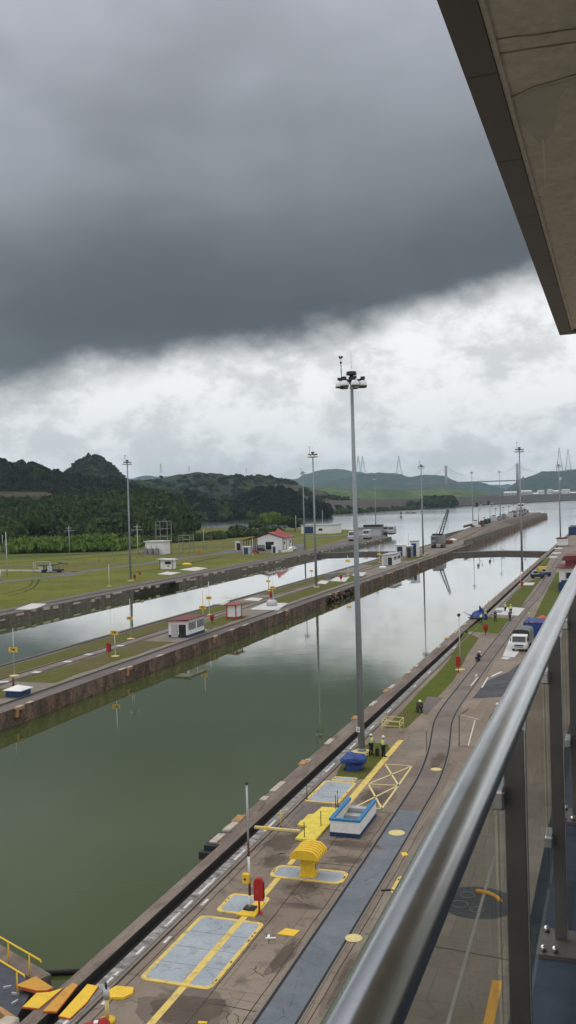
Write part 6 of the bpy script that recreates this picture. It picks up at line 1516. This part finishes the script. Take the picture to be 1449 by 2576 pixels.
mass('forest', surf_pts('slope', 330, .35, 1, 0, 1, 3), 'leaf_mid', (7.5, 8), seed=3)
mass('forest', surf_pts('slope', 150, .45, 1, 0, 1, 33), 'leaf_deep', (8, 11), seed=33)
mass('forest', surf_pts('clump', 420, 0, 1, 0, 1, 4), 'leaf_deep', (7, 10), seed=4, jitter=.4)
mass('forest', surf_pts('back', 620, .03, .8, .12, 1, 41), 'leaf_deep', (8, 7), seed=41, jitter=.5)
mass('forest', surf_pts('back', 260, .1, .9, .12, 1, 42), 'leaf_mid', (8, 6), seed=42, jitter=.5)
mass('forest', surf_pts('terr', 60, .3, 1, 0, 1, 43), 'leaf_dark', (9, 9), seed=43)
mass('forest', surf_pts('cone', 700, 0, .8, 0.02, .98, 5), 'leaf_cone', (5, 4.5), seed=5, jitter=.4)
# shore scrub and clump in front of the dam
pts = []
r = random.Random(31)
for _ in range(190):
    px = 810+(r.random()**1.5)*280; py = 1288.5-(px-860)*.056-r.uniform(-1.5, 3.0); p = at(px, py); pts.append((p.x, p.y, -.5))
mass('scrub', pts, 'leaf_mid', (8, 5.0), seed=8, jitter=.5)
pts = []
for _ in range(60):
    px = r.gauss(1105, 26); py = 1274.0-(px-1112)*.055-r.uniform(-.3, .4); p = at(px, py); pts.append((p.x, p.y, 0))
mass('scrub', pts, 'leaf_dark', (11, 15), seed=9, jitter=.5)
# cane hedge
HT_ = [crown_template(90+s_, 120, 1, 1, 6, .17) for s_ in range(5)]
def hedge_pts(A, B_, wd, n, seed):
    r = random.Random(seed); A, B_ = at(*A), at(*B_); d = (B_-A); out = []
    for _ in range(n):
        p = A+d*r.random(); u = Vector((p.x, p.y, 0)).normalized(); p = p+u*r.uniform(0, wd); out.append((p.x, p.y, 0.6))
    return out
mass('cane_hedge', hedge_pts((22, 1394), (290, 1387), 26, 520, 2), 'leaf_bright', (3.2, 5.6), seed=12, tpl=HT_)
mass('cane_hedge', hedge_pts((290, 1387), (350, 1376), 18, 110, 3), 'leaf_bright', (2.8, 4.6), seed=13, tpl=HT_)
mass('scrub', hedge_pts((352, 1372), (560, 1357), 24, 240, 4), 'leaf_mid', (3.2, 3.7), seed=14, tpl=HT_)
mass('scrub', hedge_pts((540, 1357), (700, 1344), 20, 170, 5), 'leaf_mid', (3.6, 3.8), seed=15, tpl=HT_)
mass('scrub', hedge_pts((380, 1345), (492, 1334), 40, 160, 8), 'leaf_dark', (5, 9), seed=16)
# trees one can tell apart
def tree_mesh(seed, R, Hc, Ht, nq, mat, qs=.17, blobs=11):
    q = crown_template(seed, nq, R, Hc, blobs, qs).reshape(-1, 3); b = MB(); b.v = [tuple(p+np.array([0, 0, Ht])) for p in q]; n = len(q)//4
    b.f = [(4*i, 4*i+1, 4*i+2, 4*i+3) for i in range(n)]; b.sm = [False]*n
    return b
def tree(kind, px, py, R, Hc, Ht, label, mat='leaf_dark', seed=1, nq=900, group=None, proto=None, trunk_r=.3):
    if proto is not None:
        t = copy_tree(proto); t.location = at(px, py); t.rotation_euler.z = seed*1.7; k = .8+.05*(seed % 9); t.scale = (k, k, k*(.9+.03*(seed % 7))); t['label'] = label; return t
    t = thing(kind, tuple(at(px, py)), label, 'tree', group)
    tree_mesh(seed, R, Hc, Ht, nq, mat).build('crown', mat, t, 0, False)
    b = MB(); r = random.Random(seed); b.tube([(0, 0, -.3), (r.uniform(-.3, .3), 0, Ht*.6), (0, r.uniform(-.3, .3), Ht+Hc*.5)], [trunk_r, trunk_r*.75, trunk_r*.4], 7)
    for k in range(5):
        a = r.uniform(0, 6.28); b.tube([(0, 0, Ht*.7+.2*k), (R*.35*math.cos(a), R*.35*math.sin(a), Ht+Hc*.35), (R*.65*math.cos(a), R*.65*math.sin(a), Ht+Hc*.62)], [trunk_r*.5, trunk_r*.3, trunk_r*.12], 5)
    b.build('trunk', 'bark', t)
    return t
GT = 'trees along the front of the forest'
prs = [tree('broadleaf_tree', 40, 1385, 7.5, 11, 3, 'broad dark tree at the front edge of the forest', 'leaf_dark', 3, 800, GT), tree('broadleaf_tree', 430, 1352, 6.5, 9, 3, 'broad dark tree at the front edge of the forest', 'leaf_mid', 5, 800, GT), tree('broadleaf_tree', 5, 1388, 6, 9, 3, 'broad dark tree at the front edge of the forest', 'leaf_mid', 8, 800, GT)]
r = random.Random(77)
for i in range(44):
    px = 8+i*10.6+r.uniform(-6, 6); py = (1372-px*.062)-r.uniform(0, 16)
    if px > 475: continue
    tree('broadleaf_tree', px, py, 0, 0, 0, 'broad dark tree at the front edge of the forest', seed=i, proto=prs[i % 3])
tree('flat_topped_tree', 272, 1368, 9, 4.5, 9.5, 'spreading flat topped tree above the cane hedge', 'leaf_mid', 21, 900)
tree('dome_tree', 90, 1380, 8.5, 13, 4, 'dome shaped dark tree at the left above the cane hedge', 'leaf_dark', 22, 1100)
tree('bright_tree', 686, 1336, 9.5, 10, 2.5, 'bright green round tree behind the workshop roof', 'leaf_bright', 23, 1200)
tree('bright_tree', 716, 1336, 7, 8, 2, 'smaller bright green tree to the right of the round one behind the workshop', 'leaf_mid', 24, 900)
tree('bright_tree', 652, 1338, 7, 6, 1.5, 'low green tree at the left of the round one behind the workshop', 'leaf_mid', 25, 900)
tree('bright_tree', 600, 1345, 6, 4.5, 1.2, 'low shrubby tree left of the workshop shelter', 'leaf_mid', 26, 700)
tree('bright_tree', 742, 1338, 6, 7, 1.2, 'dark shrubby tree on the shore left of the depot', 'leaf_dark', 27, 700)
# pylons on the hills
def pylon(px, ytop, ybase, depth, label, wide=.16, arms=True, group='lattice towers on the hills'):
    B_ = ray(px, ybase, depth); T_ = ray(px, ytop, depth); h = T_.z-B_.z
    t = thing('lattice_tower', tuple(B_), label, 'pylon', group); w0 = h*wide/2; w1 = h*.012; th = h*.014
    b = MB()
    def c(s_, i, j): w_ = w0*(1-s_)**1.2+w1; return Vector((i*w_, j*w_, h*s_))
    N_ = 7
    for i, j in ((-1, -1), (1, -1), (1, 1), (-1, 1)):
        for k in range(N_): b.beam(c(k/N_, i, j), c((k+1)/N_, i, j), th*.8)
    for k in range(N_):
        for (i, j), (i2, j2) in (((-1, -1), (1, -1)), ((1, -1), (1, 1)), ((1, 1), (-1, 1)), ((-1, 1), (-1, -1))): b.beam(c(k/N_, i, j), c((k+1)/N_, i2, j2), th*.4)
    b.build('lattice_frame', 'grey', t)
    if arms:
        b = MB()
        for z in (.62, .76, .9): b.beam((-h*.16, 0, h*z), (h*.16, 0, h*z), th*.8)
        b.build('crossarm', 'grey', t)
pylon(902, 1147, 1192, 7200, 'left lattice mast of the pair behind the nearest light mast', .28, False); pylon(913, 1147, 1193, 7200, 'right lattice mast of the pair behind the nearest light mast', .28, False)
pylon(1004, 1147, 1197, 7200, 'lone lattice mast in the middle of the blue hills', .3, False); pylon(1408, 1126, 1186, 5800, 'left lattice mast on the wooded hill at the right', .24, False); pylon(1430, 1129, 1186, 5800, 'right lattice mast on the wooded hill at the right', .24, False)
pylon(405, 1166, 1190, 2280, 'left power pylon on the green ridge'); pylon(476, 1172, 1188, 2300, 'middle power pylon on the green ridge'); pylon(620, 1177, 1190, 2350, 'right, faintest power pylon on the green ridge')
# cable-stayed bridge
def bridge():
    t = thing('bridge', (0, 0, 0), 'far cable stayed bridge with slim towers crossing between the blue hills', 'bridge'); D = 4250
    A, B_ = ray(1020, 1218, D*1.02), ray(1302, 1208.5, D); b = MB(); b.beam(A, B_, 24, 5.0); b.build('road_deck', 'grey', t)
    for px, yt, yb in ((1121.5, 1172, 1236), (1301, 1166, 1225)):
        p, q = ray(px, yb, D), ray(px, yt, D); p.z = 0; p.x, p.y = q.x, q.y; b = MB(); b.tube([p, q], [8, 5], 8); b.build('tower', 'grey', t)
        b = MB()
        for k in range(1, 9):
            for s_ in (-1, 1):
                u = (B_-A).normalized(); z = q.z-k*5; e = q+u*s_*(24*k); f = (e-A).dot(u); e2 = A+u*f; b.beam((q.x, q.y, z+20), e2, .35)
        b.build('stay_cables', 'lightgrey', t)
bridge()
# harbour buildings at the far right shore
r = random.Random(8)
HB = ['long pale roofed warehouse at the left end of the far harbour', 'second pale warehouse of the far harbour', 'low white shed beside the last approach mast', 'white block in the middle of the far harbour', 'pale shed above the grey harbour wall', 'tall white building right of the last mast on the near bank', 'reddish building at the right picture edge of the harbour', 'white house low on the wooded hill', 'pale works shed before the dam end']
for i, (px, py, wpx, hpx, mt) in enumerate(((1285, 1243, 30, 4, 'lightgrey'), (1325, 1241, 26, 5, 'lightgrey'), (1362, 1240, 14, 5, 'white'), (1385, 1239, 10, 6, 'white'), (1400, 1240, 16, 4, 'lightgrey'), (1425, 1240, 18, 7, 'white'), (1442, 1246, 18, 6, 'orange_edge'), (1411, 1205, 3, 3, 'white'), (1350, 1246, 18, 4, 'lightgrey'))):
    D = 3000 if py > 1238.5 else 5400; p = ray(px, py, D); k = D/F_PX
    t = thing('warehouse', (p.x, p.y, p.z-6), HB[i], 'warehouse', 'harbour buildings on the far shore', YAW)
    W_, h_ = wpx*k, hpx*k; b = MB(); b.box((0, 10, h_/2+3), (W_, 22, h_+6)); b.build('wall', mt, t)
    b = MB(); b.extr([(-12, 0), (12, 0), (0, 3.2)], (-W_/2-1, 10, h_+6), (0, 1, 0), (0, 0, 1), (1, 0, 0), W_+2); b.build('roof', 'white' if mt != 'white' else 'lightgrey', t)
    b = MB()
    for q in range(max(2, int(W_/9))): b.box((-W_/2+(q+.5)*W_/max(2, int(W_/9)), -1.05, h_*.5+3), (3, .2, 3))
    b.build('window', 'glassdark', t)

# ================================================================== BALCONY
glm = NT('balcony glass')
def make_glass():
    n = glm; n.N.remove(n.b); tr = n.N.new('ShaderNodeBsdfTransparent'); tr.inputs[0].default_value = (.87, .88, .86, 1)
    gl = n.N.new('ShaderNodeBsdfGlossy'); gl.inputs[0].default_value = (.8, .85, .82, 1); gl.inputs['Roughness'].default_value = .02
    fr = n.N.new('ShaderNodeFresnel'); fr.inputs[0].default_value = 1.45; mx = n.N.new('ShaderNodeMixShader')
    n.L.new(n.math('MULTIPLY', fr.outputs[0], .28), mx.inputs[0]); n.L.new(tr.outputs[0], mx.inputs[1]); n.L.new(gl.outputs[0], mx.inputs[2]); n.L.new(mx.outputs[0], n.N['Material Output'].inputs[0])
    return n.m
M['glass'] = make_glass()
def steel():
    n = NT('brushed stainless steel'); a = n.noise(60, 3, .6, (1, .03, 1)); c = n.noise(6, 4, .7); pass
    return n.end(n.mix(n.range(c, .3, .7), (.66, .66, .66), (.74, .74, .74)), n.range(c, .3, .7, .20, .26), 1.0, .5)
M['steel'] = steel()
M['post'] = flat('dull steel plate', (.16, .15, .14), .45, .55, .12, 8)
M['soffit'] = concrete('painted soffit', (.80, .78, .68), (.85, .83, .73), (.72, .69, .60), .3, .12)
M['fascia'] = flat('grey fascia panel', (.155, .15, .148), .55, 0, .06, 2)
M['tile'] = concrete('navy deck tile', (.030, .042, .065), (.045, .060, .085), (.02, .025, .03), .9, .5, (.6, .6))
M['drip'] = flat('whitish mineral streak', (.97, .96, .92), .7, 0, .05)
M['stain'] = flat('damp grey stain', (.70, .71, .64), .8, 0, .10, 3)
b = MB(); b.bb(-.36, 14, -9, 12.4, H-2.05, H-1.66); struct('balcony_floor', b, 'tile')
b = MB(); b.bb(.35, 18, -9, 12.0, 0, H-2.06); b.bb(4.2, 18, -9, 12.0, H-1.64, H+2.0); 
vb = tag(b.build('visitor_building', 'soffit'), 'pale building that carries the balcony and its roof', 'building')
RX = -.217; RZ = H-.452
t = thing('balcony_railing', (RX, 3.0, H-1.66), 'stainless handrail with flat posts and glass panels along the balcony edge', 'railing')
def rel(p): return (p[0]-RX, p[1]-3.0, p[2]-(H-1.66))
b = MB(); b.tube([rel((RX, y, RZ)) for y in (-4, 0, 1, 2, 4, 8, 12.3)], .0315, 40); b.build('handrail', 'steel', t)
for k, y in enumerate((-3.65, -2.2, -.75, .7, 2.17, 3.62, 5.07, 6.52, 7.97, 9.42, 10.87)):
    b = MB(); b.box(rel((RX-.014, y, (RZ-.07+H-1.64)/2)), (.046, .014, RZ-.07-(H-1.64))); po = b.build('post', 'post', t, .002)
    b = MB(); b.box(rel((RX+.0105, y, (RZ-.07+H-1.64)/2)), (.003, .018, RZ-.07-(H-1.64))); b.build('edge_strip', 'steel', po)
    b = MB(); b.box(rel((RX, y, RZ-.050)), (.03, .014, .05)); b.build('saddle', 'steel', po)
    b = MB(); b.box(rel((RX-.01, y-.03, H-1.652)), (.17, .22, .016)); b.build('base_plate', 'post', po)
    for dx in (-.07, -.03):
        for dy in (-.11, .05): b = MB(); b.lathe([(.011, 0), (.011, .016), (.005, .02)], rel((RX+dx, y+dy, H-1.642)), 8); b.build('bolt', 'steel', po)
    for z in (RZ-.22, RZ-.82):
        b = MB(); b.box(rel((RX-.046, y, z)), (.03, .11, .045)); b.build('glass_clamp', 'steel', po, .006)
    if k < 10:
        y2 = (-3.65, -2.2, -.75, .7, 2.17, 3.62, 5.07, 6.52, 7.97, 9.42, 10.87)[k+1]
        b = MB(); b.box(rel((RX-.052, (y+y2)/2, RZ-.55)), (.010, y2-y-.05, .90)); b.build('glass_panel', 'glass', t)
t = thing('balcony_canopy', (0, 0, H+2.0), 'roof overhang with dark grey fascia panels and a stained pale soffit', 'canopy')
k = 0; y = 4.65-1.234*8
while y < 12.55:
    y1 = min(y+1.234, 12.62); b = MB(); b.bb(-.642, -.492, y+.004, y1-.004, 0, .38); b.build('fascia_panel', 'fascia', t); y = y1
b = MB(); b.bb(-.63, -.50, -6, 12.58, .01, .36); b.build('fascia_backing', 'slot', t)
b = MB(); b.bb(-.49, 12, 12.42, 12.60, 0, .38); b.build('end_fascia', 'fascia', t)
b = MB(); b.bb(-.490, 12, -6, 12.42, .035, .40); so_ = b.build('soffit', 'soffit', t)
b = MB(); b.bb(-.489, -.465, -6, 12.4, .012, .036); b.build('sealant_bead', 'soffit', t)
M['crackdark'] = flat('dark crack', (.48, .43, .34), .9)
def onsoff(px, py, dz=.0): p = at(px, py, H+2.035+dz); return (p.x, p.y, .035+dz)
b = MB()
for L_ in (((1235, 100), (1262, 97), (1300, 92), (1340, 90), (1400, 80), (1452, 72)), ((1250, 135), (1290, 132), (1330, 124), (1400, 113), (1452, 107)), ((1277, 247), (1310, 234), (1345, 217), (1390, 205), (1452, 186)), ((1230, 75), (1242, 120), (1252, 150))):
    P = [Vector(onsoff(x, y_, -.004)) for x, y_ in L_]
    P = [p+Vector((r.uniform(-.004, .004), r.uniform(-.006, .006), 0)) for p in P]
    b = MB(); b.tube(P, .0035, 4); b.build('crack', 'crackdark', t)
def patch(pts, nm, mt, dz):
    b = MB(); P = [onsoff(x, y_, dz) for x, y_ in pts]; b.add(P, [tuple(range(len(P)))]); o = b.build(nm, mt, t, 0, False)
    if o.data.polygons[0].normal.z > 0: o.data.flip_normals()
patch([(1283, 265), (1345, 225), (1452, 196), (1452, 215), (1425, 222), (1408, 245), (1403, 290), (1390, 330), (1372, 350), (1366, 365), (1350, 355), (1325, 325), (1298, 300)], 'damp_patch', 'stain', -.003)
patch([(1362, 345), (1369, 350), (1373, 420), (1370, 470), (1368, 420), (1365, 378)], 'mineral_streak', 'drip', -.006)

# ================================================================== HAZE
hz = NT('air haze'); hz.N.remove(hz.b)
pv = hz.N.new('ShaderNodeVolumePrincipled'); pv.inputs['Color'].default_value = (.62, .84, 1, 1); pv.inputs['Density'].default_value = 5.2e-5; pv.inputs['Anisotropy'].default_value = 0.0
hz.L.new(pv.outputs[0], hz.N['Material Output'].inputs['Volume'])
M['haze'] = hz.m
b = MB(); b.bb(-12400, 8400, -700, 12500, -14, 480); ho = tag(b.build('haze', 'haze'), kind='stuff')
